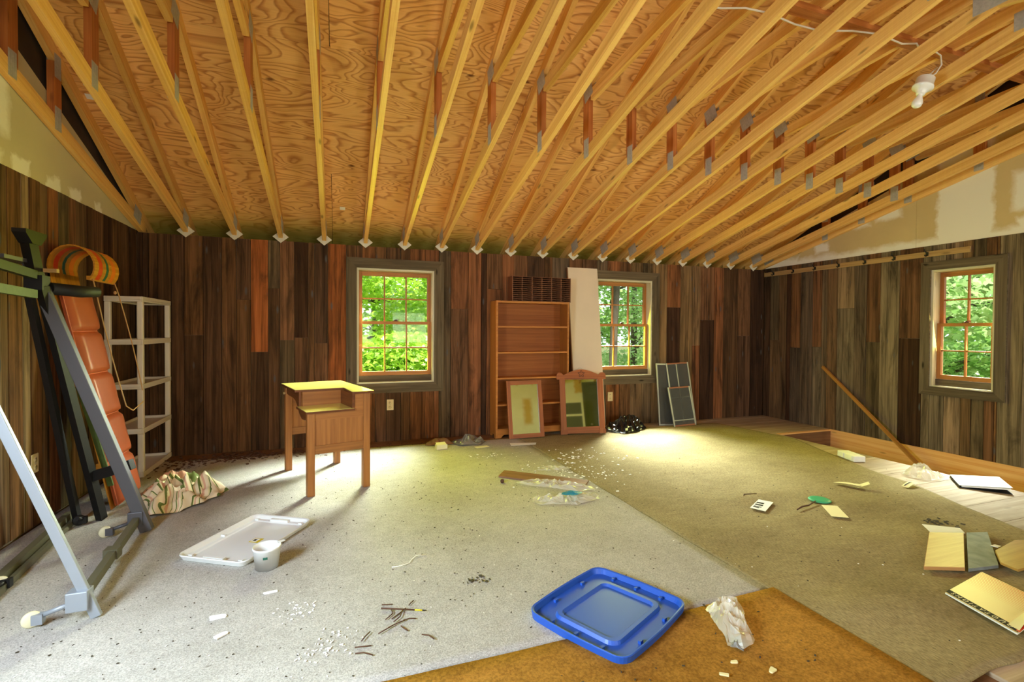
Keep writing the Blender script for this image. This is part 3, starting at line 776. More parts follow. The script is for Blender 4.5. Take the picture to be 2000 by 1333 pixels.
# ------------------------------------------------------------------ windows
def window(idx, cx, cy, rotz, w, z0, z1, cols, casing=.105, label=None, sash_w=.775, wall_t=.14):
    root = thing('window_%d' % idx, None, None, (cx, cy, z0), rotz); tag(root, kind='structure')
    if label: root['label'] = label
    h = z1 - z0; x0, x1 = -w / 2, w / 2; c = casing
    # mitred casing boards, standing proud of the planks
    for pl in ([(x0 - c, -c), (x1 + c, -c), (x1, 0), (x0, 0)], [(x0 - c, h + c), (x0, h), (x1, h), (x1 + c, h + c)]):
        mb = MB().prism(pl, -.022, -.003, 'xz'); mb.build('casing', 'casing', root)
    for pl in ([(x0 - c, -c), (x0, 0), (x0, h), (x0 - c, h + c)], [(x1, 0), (x1 + c, -c), (x1 + c, h + c), (x1, h)]):
        mb = MB().prism(pl, -.0225, -.003, 'xz')
        mb.uv = [[(b, a) for a, b in f] for f in mb.uv]
        mb.build('casing', 'casing', root)
    T = .022
    MB().bx(x0, x0 + T, -.004, wall_t, 0, h, 2).bx(x1 - T, x1, -.004, wall_t, 0, h, 2).bx(x0 + T, x1 - T, -.004, wall_t, h - T, h, 0).build('jamb', 'jamb', root)
    # sill: pale lip then the sloping outer sill
    MB().bx(x0 + T, x1 - T, -.006, .05, -.002, .012, 0).build('stool', 'jamb', root)
    MB().bx(x0 + T, x1 - T, .05, wall_t + .05, -.002, .075, 0).build('sill', 'casing', root)
    zs0, zs1 = .078, h - T - .003; zm = (zs0 + zs1) / 2 + .01
    sw = .036; sx0, sx1 = x0 + T + .002, x1 - T - .002
    for nm, ya, a, b, top in (('lower_sash', .060, zs0, zm + .016, .032), ('upper_sash', .096, zm - .016, zs1, .045)):
        bot = .045 if nm == 'lower_sash' else .032
        s = MB().bx(sx0, sx0 + sw, ya, ya + .034, a, b, 2).bx(sx1 - sw, sx1, ya, ya + .034, a, b, 2)
        s.bx(sx0 + sw, sx1 - sw, ya, ya + .034, a, a + bot, 0).bx(sx0 + sw, sx1 - sw, ya, ya + .034, b - top, b, 0)
        so = s.build(nm, 'sash', root)
        gx0, gx1, gz0, gz1 = sx0 + sw, sx1 - sw, a + bot, b - top
        mw = .014
        for i in range(1, cols):
            xm = gx0 + (gx1 - gx0) * i / cols
            MB().bx(xm - mw / 2, xm + mw / 2, ya + .004, ya + .030, gz0, gz1, 2).build('muntin', 'sash', so)
        zc = (gz0 + gz1) / 2
        MB().bx(gx0, gx1, ya + .005, ya + .029, zc - mw / 2, zc + mw / 2, 0).build('muntin', 'sash', so)
        for i in range(cols):
            for j in range(2):
                px0 = gx0 + (gx1 - gx0) * i / cols; px1 = gx0 + (gx1 - gx0) * (i + 1) / cols
                pz0, pz1 = (gz0, zc) if j == 0 else (zc, gz1)
                MB().bx(px0, px1, ya + .015, ya + .018, pz0, pz1).build('pane', 'glass', so)
    l = MB().bx(-.03, .03, .062, .09, zm + .016, zm + .022).lathe([(.0, .012), (.016, .010), (.018, 0)], 12, (0, .076, zm + .022)).box((.018, .072, zm + .034), (.04, .012, .008), Matrix.Rotation(.3, 3, 'Z'))
    l.build('sash_lock', 'rust', root)
    return root
window(1, (WIN[1][0] + WIN[1][1]) / 2, D, 0, .823, .635, 1.867, 3)
window(2, (WIN[2][0] + WIN[2][1]) / 2, D, 0, .823, .635, 1.867, 3)
window(3, XR, (W3[0] + W3[1]) / 2, -math.pi / 2, W3[1] - W3[0], W3[2], W3[3], 2, .087, wall_t=.17)
window(4, XL, 1.0, math.pi / 2, .90, .75, 1.90, 3)
window(5, .3, YF, math.pi, 1.2, .75, 1.90, 3)  # this and the next two are added, unseen, to carry fill light
window(6, 1.8, YF, math.pi, 1.0, .75, 1.90, 3)
window(7, 5.325, YF, math.pi, .75, .75, 1.90, 2)

# things on the wall behind the camera, seen in the mirrors
dr = thing('door_1', None, None, (4.48, YF, 0)); tag(dr, kind='structure')
MB().bx(-.42, .42, .006, .045, 0, 2.05, 2).build('door_panel', 'doorgrey', dr)
MB().bx(-.50, -.42, .0, .06, 0, 2.13, 2).bx(.42, .50, 0, .06, 0, 2.13, 2).bx(-.42, .42, 0, .06, 2.05, 2.13, 0).build('door_frame', 'doorgrey', dr)
MB().lathe([(0, .06), (.02, .058), (.028, .04), (.014, .02), (.014, 0)], 16, (-.34, .045, 1.0), Matrix.Rotation(-math.pi / 2, 3, 'X')).build('door_handle', 'alu', dr)
sc_ = thing('glazed_cabinet', 'white framed cabinet with two grey panes by the front wall', 'cabinet', (3.58, YF + .05, 0))
MB().bx(-.36, .36, -.045, .10, 0, 1.62).bx(-.36, -.31, .10, .13, .0, 1.62, 2).bx(.31, .36, .10, .13, 0, 1.62, 2).bx(-.31, .31, .10, .13, 1.57, 1.62, 0).bx(-.31, .31, .10, .13, 1.22, 1.27, 0).bx(-.31, .31, .10, .13, .82, .87, 0).build('frame', 'white_trim', sc_)
for z in (.87, 1.27): MB().bx(-.31, .31, .101, .112, z, z + .30 + (.05 if z < 1 else 0)).build('pane', 'screenpane', sc_)

# ------------------------------------------------------------------ carpets
def carpet(name, label, m, outline, z, thick, amp, nx, ny, seed, warp=0.0):
    """outline: function (u,v)->(x,y); wrinkled sheet with an edge thickness"""
    mb = MB()
    def fn(u, v):
        x, y = outline(u, v)
        e = min(1, 12 * min(u, 1 - u, v, 1 - v))
        w = noise.noise(Vector((x * 1.1 + y * .5 + seed, y * 3.2 - x * .6, seed))) * amp * e
        return (x, y, z + thick + max(w, -thick * .4) + (abs(w) if w > 0 else 0))
    mb.grid(nx, ny, fn)
    n0 = len(mb.v)
    ring = [i for i in range(nx + 1)] + [j * (nx + 1) + nx for j in range(1, ny + 1)] + [ny * (nx + 1) + i for i in range(nx - 1, -1, -1)] + [j * (nx + 1) for j in range(ny - 1, 0, -1)]
    for k, i in enumerate(ring):
        mb.v.append((mb.v[i][0], mb.v[i][1], z))
    for k in range(len(ring)):
        j = (k + 1) % len(ring); mb.face([ring[j], ring[k], n0 + k, n0 + j])
    o = mb.build(name, m); tag(o, label, 'carpet')
    return o
def lerp(a, b, t): return a + (b - a) * t
def edge_noise(t, s, a=.012): return noise.noise(Vector((t * 9, s, 0))) * a
GZ = .010
carpet('carpet', 'large grey beige carpet under the writing desk and white lid', 'carpet_grey',
       lambda u, v: (lerp(XL + .03, 1.897 + edge_noise(v, 3, .012), u), lerp(1.695, 5.17 + edge_noise(u, 5, .04) - .05 * u, v)), 0, .008, .0015, 60, 60, 3)
carpet('carpet', 'gold carpet piece under the blue lid in the foreground', 'carpet_gold',
       lambda u, v: (lerp(XL + .03, 1.925 + edge_noise(v, 13, .008), u), lerp(-1.9, 1.688 + edge_noise(u, 15, .012) + (.03 * max(0, u - .8) * 5 if u > .8 else 0), v)), 0, .014, .002, 50, 50, 8)
def ol(u, v):
    ys = [1.04, 1.72, 2.16, 2.58, 2.94, 3.33, 4.08, 4.53, 5.12]; xs = [3.75, 3.94, 4.13, 4.337, 4.393, 4.555, 4.86, 4.80, 4.68]
    y = lerp(1.04, 5.12, v)
    xr = float(np.interp(y, ys, xs)) + edge_noise(v, 21, .03)
    xl = 1.905 + edge_noise(v, 3, .012) if y > 1.7 else 1.93
    return (lerp(xl, xr, u), y + (edge_noise(u, 31, .02) if v < .02 or v > .98 else 0))
carpet('carpet', 'olive beige wrinkled carpet under the green disc and paper scraps', 'carpet_olive', ol, 0.0, .007, .012, 90, 110, 17)

# ------------------------------------------------------------------ writing desk
def make_desk():
    t = thing('writing_desk', 'oak typewriter desk with stepped yellow-green lit top and square legs', 'desk', (-.205, 3.745, .008), math.radians(15.5))
    L = .052; W, Dp = .455, .845; top = .722
    for (u, v, h) in ((0, 0, .598), (W - L, 0, top), (0, Dp - L, top), (W - L, Dp - L, top)):
        MB().bx(u, u + L, v, v + L, 0, h, 2).build('leg', 'oak', t, bevel=.003)
    for nm, v in (('front', .008), ('back', Dp - .030)):
        ztop = .598 if nm == 'front' else top
        MB().bx(L, W - L, v, v + .022, .30, .36, 0).build('rail', 'oak', t)
        MB().bx(L, W - L, v, v + .022, .545, .598, 0).build('rail', 'oak', t)
        MB().bx(L, W - L, v + .007, v + .016, .36, .545, 2).build('side_panel', 'oak', t)
    MB().bx(.34, W - L, .008, .03, .598, top, 0).build('rail', 'oak', t)
    MB().bx(L, W - L, Dp - .030, Dp - .008, .598, top, 0).build('rail', 'oak', t)
    MB().bx(W - .03, W - .008, L, Dp - L, .60, top, 1).build('rail', 'oak', t)
    # stepped work surface
    tp = MB(); ov = .022
    tp.prism([(-ov, .315), (.335, .285), (.312, -ov), (W + ov, -ov), (W + ov, Dp + ov), (-ov, Dp + ov)], top, top + .016, 'xy'); tp.build('desk_top', 'oakd', t)
    t2 = MB(); t2.prism([(-ov + .003, .318), (.338, .288), (.315, -ov + .003), (W + ov - .003, -ov + .003), (W + ov - .003, Dp + ov - .003), (-ov + .003, Dp + ov - .003)], top + .016, top + .018, 'xy'); t2.build('laminate', M['laminate'], t)
    MB().bx(-.012, .335, -.012, .315, .598, .613).build('lower_shelf', 'oakd', t)
    MB().bx(-.009, .332, -.009, .300, .613, .615).build('laminate', M['laminate'], t)
    MB().bx(.03, .335, .298, .316, .613, top, 0).build('riser', 'oak', t)
    MB().bx(.318, .336, .0, .298, .613, top, 1).build('riser', 'oakd', t)
    # curved apron of the knee space on the left
    pl = [(.052, .598), (.052, .56), (.12, .535), (.22, .53), (.30, .56), (.36, .60), (.43, .64), (.52, .655), (.70, .655), (.79, .66), (.79, top), (.316, top), (.316, .598)]
    MB().prism(pl, .008, .026, 'yz').build('apron', 'oakd', t)
    MB().lathe([(0, .014), (.010, .012), (.012, 0)], 12, (-.001, Dp - .03, .66), Matrix.Rotation(-math.pi / 2, 3, 'Y')).build('bolt', 'rail', t)
M['laminate'] = plain('foliage_lit_laminate', S(226, 216, 118), 0.22, 0, 0.6, 0.05, 5)  # yellow-green of light off the foliage is put into this colour
make_desk()

# ------------------------------------------------------------------ bookcase, rack on top
def make_bookcase():
    x0, x1, y0, y1, H = 1.66, 2.561, 5.165, 5.385, 1.545
    t = thing('bookcase', 'tall orange-brown wooden bookcase with five open bays between the back windows', 'bookcase', (x0, y0, 0))
    W, Dp = x1 - x0, y1 - y0; T = .022
    for a in (0, W - T):
        MB().prism([(0, 0), (.05, 0), (.06, .02), (.075, .035), (Dp - .05, .035), (Dp - .04, 0), (Dp, 0), (Dp, H), (0, H)], a, a + T, 'yz')
        mb = MB().prism([(0, 0), (.05, 0), (.06, .02), (.075, .035), (Dp - .05, .035), (Dp - .04, 0), (Dp, 0), (Dp, H), (0, H)], a, a + T, 'yz')
        mb.uv = [[(b, c) for c, b in f] for f in mb.uv]
        mb.build('side_panel', 'bookcase', t)
    MB().bx(T, W - T, .001, Dp, H - T, H, 0).build('top_panel', 'bookcase', t)
    MB().bx(T, W - T, Dp - .008, Dp - .001, .06, H - T, 0).build('back_panel', M['bookback'], t)
    for z in (.085, .360, .660, .950, 1.243):
        MB().bx(T, W - T, .006, Dp - .008, z, z + .018, 0).build('shelf', 'bookcase', t)
    MB().prism([(T, 0), (.065, 0), (.08, .02), (.10, .035), (W - .10, .035), (W - .08, .02), (W - .065, 0), (W - T, 0), (W - T, .085), (T, .085)], .004, .022, 'xz').build('plinth', 'bookcase', t)
make_bookcase()
def make_rack():
    t = thing('slatted_rack', 'low dark brown rack of thin slats lying along the top of the bookcase', 'rack', (1.86, 5.20, 1.545))
    W, H, Dp = .735, .285, .15
    for a in (0, W - .008): MB().bx(a, a + .008, 0, Dp, 0, H, 2).build('end_panel', 'rack', t)
    MB().bx(.008, W - .008, Dp - .006, Dp, 0, H, 0).build('back_panel', 'rack', t)
    for k in range(5):
        x = W * (k + 1) / 6; MB().bx(x - .003, x + .003, .002, Dp - .006, .004, H - .004, 2).build('divider', 'rack', t)
    me = MB().bx(.008, W - .008, .004, Dp - .006, 0, .0035, 0).data('slat', 'rack')
    for k in range(13): inst('slat', me, t, (0, 0, H - .004 - k * (H - .006) / 12))
make_rack()
# white panel leaning on the wall
t = thing('white_board', 'tall white painted board leaning on the wall beside the bookcase', 'board', (0, 0, 0))
def lean_board(x0b, x1b, yb, x0t, x1t, yt, zt_, th, m, nm, parent):
    mb = MB(); n0 = 0
    for dy in (0, th):
        for (x, y, z) in ((x0b, yb, 0.006), (x1b, yb, .006), (x1t, yt, zt_), (x0t, yt, zt_)): mb.v.append((x, y + dy, z))
    for q in ((0, 1, 2, 3), (7, 6, 5, 4), (0, 4, 5, 1), (1, 5, 6, 2), (2, 6, 7, 3), (3, 7, 4, 0)): mb.face(list(q), [(mb.v[i][2], mb.v[i][0]) for i in q])
    return mb.build(nm, m, parent)
lean_board(2.70, 3.105, 5.235, 2.636, 3.041, 5.365, 1.985, .018, 'panel', 'panel_face', t)
lean_board(2.688, 2.699, 5.236, 2.624, 2.635, 5.366, 1.975, .026, 'paneledge', 'edge_strip', t)

# ------------------------------------------------------------------ framed mirrors
def place(o, origin, yaw, lean, roll):
    o.matrix_world = Matrix.Translation(origin) @ Matrix.Rotation(yaw, 4, 'Z') @ Matrix.Rotation(lean, 4, 'X') @ Matrix.Rotation(roll, 4, 'Y')
t = thing('framed_mirror', 'small plain wooden framed mirror leaning on the bookcase foot', 'mirror')
W, H, F = .405, .635, .045
for a, b, c, d, ax in ((0, F, 0, H, 2), (W - F, W, 0, H, 2)): MB().bx(a, b, -.022, 0, c, d, ax).build('stile', 'mirror_wood', t)
for c in (0, H - F): MB().bx(F, W - F, -.0215, 0, c, c + F, 0).build('rail', 'mirror_wood', t)
MB().bx(F - .004, W - F + .004, -.010, -.006, F - .004, H - F + .004).build('mirror_glass', 'mirror', t)
place(t, (1.782, 5.062, .010), math.radians(-7), math.radians(-9.5), math.radians(-1.5))
t = thing('framed_mirror', 'larger wooden mirror with arched carved crest leaning in front of the white board', 'mirror')
W, H, F = .535, .60, .068
for a in (0, W - F): MB().bx(a, a + F, -.024, 0, 0, .64, 2).build('stile', 'mirror_wood', t)
MB().bx(F, W - F, -.022, 0, .0, .075, 0).build('bottom_rail', 'mirror_wood', t)
for a in (-.006, W - F - .006): MB().bx(a, a + F + .012, -.03, .0, -.008, .045, 2).build('foot_block', 'mirror_wood', t)
cr = [(-.035, .625), (W + .035, .625), (W + .035, .672), (W + .028, .690), (W + .008, .706), (W - .022, .706), (W - .040, .690), (W - .052, .676)]
for k in range(0, 13):
    a = k / 12; x = W - .06 - a * (W - .12); cr.append((x, .682 + .060 * math.sin(math.pi * a)))
cr += [(.052, .676), (.040, .690), (.022, .706), (-.008, .706), (-.028, .690), (-.035, .672)]
MB().prism(cr, -.034, 0, 'xz').build('crest', 'mirror_wood', t)
# carved leaf outline in the crest
cv = MB(); pts = []
for k in range(41):
    a = 2 * math.pi * k / 40; r = .030 + .011 * math.cos(5 * a) ; pts.append((W / 2 + r * math.sin(a), -.036, .690 + r * math.cos(a)))
cv.tube(pts, .0022, 5, False); cv.build('carved_leaf', 'ink', t)
MB().bx(.06, W - .06, -.036, -.033, .634, .637, 0).build('carved_line', 'ink', t)
MB().bx(F - .004, W - F + .004, -.012, -.008, .07, .63).build('mirror_glass', 'mirror', t)
hk = MB(); hk.tube([(W / 2 - .04, -.005, .735), (W / 2 - .02, -.002, .760), (W / 2 + .01, 0, .762), (W / 2 + .03, -.002, .740)], .002, 5); hk.build('hanging_wire', 'galv', t)
place(t, (2.425, 5.085, .018), math.radians(-9), math.radians(-9.5), 0)

# ------------------------------------------------------------------ insect screens leaning on the wall
def screen(label, origin, yaw, lean, roll, W, H, xbar=None, zbar=None, topm='alu', botm='alu'):
    t = thing('window_screen', label, 'window screen', group='window screens under the right back window')
    f = .018
    for a in (0, W - f): MB().bx(a, a + f, -.010, 0, 0, H, 2).build('stile', 'alu', t)
    MB().bx(f, W - f, -.010, 0, 0, f, 0).build('bottom_rail', botm, t); MB().bx(f, W - f, -.011, 0, H - f, H, 0).build('top_rail', topm, t)
    if zbar: MB().bx(f, W - f, -.008, -.001, zbar, zbar + .010, 0).build('crossbar', 'alu', t)
    if xbar: MB().bx(xbar, xbar + .012, -.008, -.001, f, H - f, 2).build('mullion', 'alu', t)
    MB().bx(f, W - f, -.006, -.005, f, H - f).build('mesh', 'screen', t)
    place(t, origin, math.radians(yaw), math.radians(lean), math.radians(roll))
screen('narrow aluminium window screen at the back of the stack, beside the window casing', (3.87, 5.215, .004), -2, -10, 2.5, .34, .80)
screen('tall window screen with a red-brown top rail, behind the smallest screen', (4.075, 5.185, .004), -2, -11, -2, .345, .80, .15, .34, 'redtrim', 'redtrim')
screen('smallest window screen with red-brown rails, frontmost of the leaning screens', (3.99, 5.075, .004), -2, -14, -2.0, .335, .50, None, .07, 'redtrim', 'redtrim')

# ------------------------------------------------------------------ outlets
def outlet(label, loc, rotz):
    t = thing('wall_outlet', label, 'outlet', loc, rotz)
    MB().bx(-.036, .036, -.007, -.0005, -.058, .058).build('cover_plate', 'outlet', t, bevel=.003)
    for z in (-.024, .024):
        s = MB().lathe([(0, .0085), (.017, .0085), (.017, .005)], 16, (0, -.0005, z), Matrix.Rotation(math.pi / 2, 3, 'X')).build('socket', 'outlet', t)
        MB().bx(-.008, -.005, -.0098, -.008, z - .003, z + .009).bx(.005, .008, -.0098, -.008, z - .003, z + .009).build('slot', 'slot', s)
    MB().lathe([(0, .0085), (.004, .008), (.004, .006)], 8, (0, -.0005, 0), Matrix.Rotation(math.pi / 2, 3, 'X')).build('screw', 'galv', t)
outlet('ivory outlet on the plank wall under the left back window', (.533, D - .003, .398), 0)
outlet('ivory outlet on the plank wall under the right back window, beside the white board', (3.262, D - .003, .376), 0)
outlet('ivory outlet low on the left plank wall behind the silver leg', (XL + .003, 3.755, .386), math.pi / 2)

# ------------------------------------------------------------------ coat rail
t = thing('coat_rail', 'long pale batten with seven dark coat hooks high on the right plank wall', 'coat rail', (XR, 2.965, 0))
MB().bx(-.022, -.004, 0, 2.42, 2.0, 2.056, 1).build('batten', 'rail', t)
for k in range(7):
    y = .363 + k * .316
    hk = MB().bx(-.027, -.022, y - .012, y + .012, 2.012, 2.050)
    hk.tube([(-.026, y, 2.045), (-.05, y, 2.05), (-.066, y, 2.065), (-.068, y, 2.08)], .005, 6); hk.tube([(-.026, y, 2.02), (-.045, y, 2.005), (-.058, y, 2.01), (-.06, y, 2.022)], .005, 6)
    hk.build('hook', 'black', t)

# ------------------------------------------------------------------ long stick in the stairwell
t = thing('wooden_rod', 'long square wooden rod leaning from the stairwell onto the right plank wall', 'rod', (0, 0, 0))
MB().bar((5.765, 4.46, .775), (5.545, 2.885, -.436), .024, .034).build('rod_shaft', 'rod', t)

# ------------------------------------------------------------------ white plastic shelving
t = thing('plastic_shelving', 'white plastic five-tier shelving unit in the left back corner', 'shelving', (-1.735, 4.685, .006))
W, Dp = .258, .70
for k, z in enumerate((.0, .355, .715, 1.075, 1.42)):
    s = MB().bx(0, W, 0, Dp, z + .012, z + .020, 1)
    s.bx(W - .012, W, 0, Dp, z, z + .042, 1).bx(0, .012, 0, Dp, z, z + .042, 1).bx(.012, W - .012, 0, .012, z, z + .042, 0).bx(.012, W - .012, Dp - .012, Dp, z, z + .042, 0)
    s.build('shelf', 'white_plastic', t, bevel=.003)
for (x, y) in ((.0, 0), (W - .042, 0), (0, Dp - .042), (W - .042, Dp - .042)):
    for z in (.042, .397, .757, 1.117):
        hh = .355 - .042 if z < .1 else .318 + (.0 if z < 1 else -.015)
        MB().bx(x + .001, x + .041, y + .001, y + .041, z, z + hh, 2).build('post', 'white_plastic', t, bevel=.006)

# ------------------------------------------------------------------ toboggan with cushion
t = thing('toboggan', 'wooden toboggan with curled striped nose and orange vinyl cushion, leaning on the left wall', 'toboggan', (0, 0, 0))
YN, YW = 3.90, 4.27
def tob_path():
    p = [(-1.405, .012), (-1.475, .36), (-1.55, .72), (-1.625, 1.08), (-1.69, 1.40), (-1.718, 1.54)]
    cx, cz, r = -1.612, 1.615, .117
    for k in range(0, 15):
        a = math.radians(200 - k * 17.0); p.append((cx + r * math.cos(a), cz + r * math.sin(a) * 1.08))
    return p
TP = tob_path()
cols = ['tob', 'red_star', 'tob', 'st_green', 'tob', 'st_orange', 'tob']; wid = [.16, .15, .14, .10, .13, .16, .16]
acc = 0
for c, w in zip(cols, wid):
    y0, y1 = YN + (YW - YN) * acc, YN + (YW - YN) * (acc + w); acc += w
    mb = MB(); n = len(TP)
    # painted part only around the nose; straight run stays bare wood
    for seg, m, rngs in (('slat', 'tob', (0, 6)), ('painted_slat', c, (5, n - 1))):
        mb = MB(); a, b = rngs
        for i in range(a, b + 1):
            p, q = TP[max(i - 1, 0)], TP[min(i + 1, n - 1)]
            d = Vector((q[0] - p[0], q[1] - p[1])).normalized(); nrm = Vector((-d[1], d[0])) * .009
            for s in (0, 1):
                for y in (y0 + .0008, y1 - .0008): mb.v.append((TP[i][0] + nrm[0] * s, y, TP[i][1] + nrm[1] * s))
        k = b - a
        for i in range(k):
            o_ = i * 4; u0, u1 = i * .1, (i + 1) * .1
            for q in ((0, 1, 5, 4), (2, 6, 7, 3), (0, 4, 6, 2), (1, 3, 7, 5)):
                mb.face([o_ + z for z in q], [(u0, y0), (u0, y1), (u1, y1), (u1, y0)], False)
        mb.face([1, 0, 2, 3]); o_ = k * 4; mb.face([o_, o_ + 1, o_ + 3, o_ + 2])
        mb.build(seg, m, t)
ex, ez = TP[-1]
MB().bx(ex - .012, ex + .006, YN - .004, YW + .004, ez - .012, ez + .014, 1).build('nose_bar', 'tob', t)
for z, x in ((.30, -1.463), (.85, -1.577), (1.3, -1.67)):
    MB().bx(x - .03, x - .006, YN + .004, YW - .004, z - .02, z + .02, 1).build('cross_batten', 'tob', t)
# cushion of five stuffed segments
zs = [1.475, 1.19, .905, .615, .325, .035]
def bx_at(z): return float(np.interp(z, [p[1] for p in TP[:6]], [p[0] for p in TP[:6]]))
cu = []
for k in range(5):
    za, zb_ = zs[k], zs[k + 1]
    def fn(u, v):
        y = lerp(YN + .012, YW - .012, u); z = lerp(zb_, za, v)
        e = (1 - (2 * u - 1) ** 14) * (1 - (2 * v - 1) ** 12)
        return (bx_at(z) + .030 + .040 * e ** .8 + .004 * noise.noise(Vector((y * 9, z * 9, k))), y, z)
    s = MB().grid(14, 14, fn)
    s.grid(2, 2, lambda u, v: (bx_at(lerp(zb_, za, v)) + .014, lerp(YW - .012, YN + .012, u), lerp(zb_, za, v)))
    for (ya, yb2) in ((YN + .012, YN + .012), (YW - .012, YW - .012)):
        s.grid(1, 6, lambda u, v: (bx_at(lerp(zb_, za, v)) + lerp(.014, .031, u), ya, lerp(zb_, za, v)))
    o = s.build('cushion_segment', 'orange', t); cu.append(o)
    p = MB(); ring = []
    for z, y in [(zb_, YN + .012), (zb_, YW - .012), (za, YW - .012), (za, YN + .012), (zb_, YN + .012)]: ring.append((bx_at(z) + .031, y, z))
    p.tube(ring, .0045, 6); p.build('piping', 'piping', o)
# pull ropes from the nose corners
for y, sg in ((YN + .03, 0), (YW - .01, 1)):
    pts = [(ex + .008, y, ez)]
    for k in range(1, 15):
        a = k / 14
        pts.append((ex + .012 + a * (.16 if sg else .14) - .0, y + (.10 * a * a if not sg else .03 * math.sin(a * 3)), ez - a * (.86 if not sg else .78)))
    if not sg: pts += [(ex + .17, y + .16, ez - .90), (ex + .18, YW - .02, ez - .86)]
    r = MB(); r.tube(pts, .004, 6); ro = r.build('pull_rope', 'rope', t)
    kn = MB(); kn.lathe([(0, -.014), (.009, -.008), (.011, 0), (.009, .008), (0, .014)], 8, (ex + .012, y, ez - .07)); kn.build('knot', 'rope', ro)

# ------------------------------------------------------------------ folding steel frame on casters at the left
t = thing('folding_steel_frame', 'folding steel frame with silver and dark grey legs on casters by the left wall', 'steel frame', (0, 0, 0))
fl = .012
MB().bar((-.945, 2.47, fl), (-1.62, 2.47, 1.86), .020, .038, (1, 0, .3)).build('leg', 'silver', t, bevel=.003)
MB().bar((-1.065, 3.43, fl), (-1.600, 3.43, 1.585), .045, .062, (1, 0, .3)).build('leg', 'darkgrey', t, bevel=.003)
MB().bx(-1.66, -1.58, 3.17, 3.46, 1.565, 1.585, 1).build('top_flange', 'darkgrey', t)
MB().bar((-1.02, 2.55, .075), (-1.115, 3.43, .085), .03, .042).build('base_bar', 'olivemetal', t)
MB().bx(-1.10, -1.04, 2.94, 3.0, .055, .105).build('bar_clamp', 'olivemetal', t)
MB().bar((-1.40, 2.2, .04), (-1.565, 3.74, .05), .035, .05).build('base_bar', 'olivemetal', t)
MB().bar((-1.36, 2.2, .03), (-1.525, 3.70, .03), .02, .03).build('base_bar', 'olivemetal', t)
for (bx_, by_, m) in ((-.985, 2.47, 'silver'), (-1.10, 3.43, 'darkgrey')):
    MB().bx(bx_ - .055, bx_ + .02, by_ - .03, by_ + .03, .055, .135).build('foot_bracket', m, t, bevel=.004)
def caster(p, q, m, wm):
    # swivel stem from p to fork q, wheel below
    a = MB(); a.tube([p, q], .010, 8); a.bx(q[0] - .018, q[0] + .018, q[1] - .014, q[1] + .014, q[2] - .028, q[2] + .012); c = a.build('caster', m, t)
    w = MB(); R = Matrix.Rotation(math.pi / 2, 3, 'X') @ Matrix.Rotation(.5, 3, 'Y')
    w.lathe([(0, -.009), (.026, -.010), (.031, -.006), (.031, .006), (.026, .010), (0, .009)], 20, (q[0] - .022, q[1], .031 + fl), R)
    w.build('wheel', wm, c)
caster((-1.02, 2.47, .085), (-1.135, 2.465, .05), 'silver', 'cream')
caster((-1.13, 3.43, .075), (-1.235, 3.395, .05), 'darkgrey', 'cream')
caster((-1.47, 3.60, .07), (-1.462, 3.655, .05), 'black', 'blackplastic')
caster((-1.44, 2.80, .05), (-1.43, 2.86, .05), 'black', 'cream')
# black uprights
MB().bar((-1.51, 3.71, fl), (-1.575, 3.36, 1.42), .032, .032).build('upright', 'black', t)
MB().bar((-1.40, 3.735, fl), (-1.535, 3.40, 1.44), .04, .045).build('upright', 'black', t)
MB().bar((-1.555, 3.42, 1.40), (-1.575, 3.36, 1.70), .05, .05).build('upright', 'black', t)
tb = MB(); tb.prism([(3.27, 1.735), (3.27, 1.715), (3.33, 1.665), (3.41, 1.665), (3.46, 1.715), (3.47, 1.735)], -1.60, -1.54, 'yz'); tb.build('top_bracket', 'black', t)
MB().bx(-1.60, -1.52, 3.37, 3.45, 1.42, 1.50).build('hinge_block', 'black', t)
r = MB(); r.tube([(-1.53, 3.46, 1.435), (-1.45, 3.62, 1.43), (-1.40, 3.70, 1.435)], [.035, .036, .032], 12); r.build('padded_arm', 'blackplastic', t)
MB().bar((-1.42, 3.68, .30), (-1.20, 3.62, .37), .045, .062).build('cross_strap', 'black', t)
MB().bar((-1.55, 3.36, 1.50), (-1.50, 2.3, 1.56), .03, .045).build('side_rail', 'greenbar', t)
MB().bar((-1.55, 3.36, 1.395), (-1.50, 2.3, 1.42), .03, .045).build('side_rail', 'greenpaint', t)
MB().bx(-1.53, -1.47, 3.40, 3.43, 1.52, 1.54).build('latch', 'rail', t)
MB().bar((-1.375, 3.80, .20), (-1.50, 3.56, 1.12), .030, .014, (0, 1, 0)).build('panel_edge', 'greenpaint', t)

# ------------------------------------------------------------------ storage lids
def rrect(w, h, r, n=6):
    p = []
    for cx, cy, a0 in ((w / 2 - r, h / 2 - r, 0), (-w / 2 + r, h / 2 - r, 90), (-w / 2 + r, -h / 2 + r, 180), (w / 2 - r, -h / 2 + r, 270)):
        for k in range(n + 1):
            a = math.radians(a0 + 90 * k / n); p.append((cx + r * math.cos(a), cy + r * math.sin(a)))
    return p
def loft(mb, loops, close_last=True, bow=0):
    n0 = len(mb.v); n = len(loops[0][0])
    for pts, z in loops:
        for (x, y) in pts: mb.v.append((x, y, z))
    for i in range(len(loops) - 1):
        for k in range(n):
            k2 = (k + 1) % n; mb.face([n0 + i * n + k, n0 + i * n + k2, n0 + (i + 1) * n + k2, n0 + (i + 1) * n + k], None, False)
    if close_last: mb.face([n0 + (len(loops) - 1) * n + k for k in range(n)])
    return mb
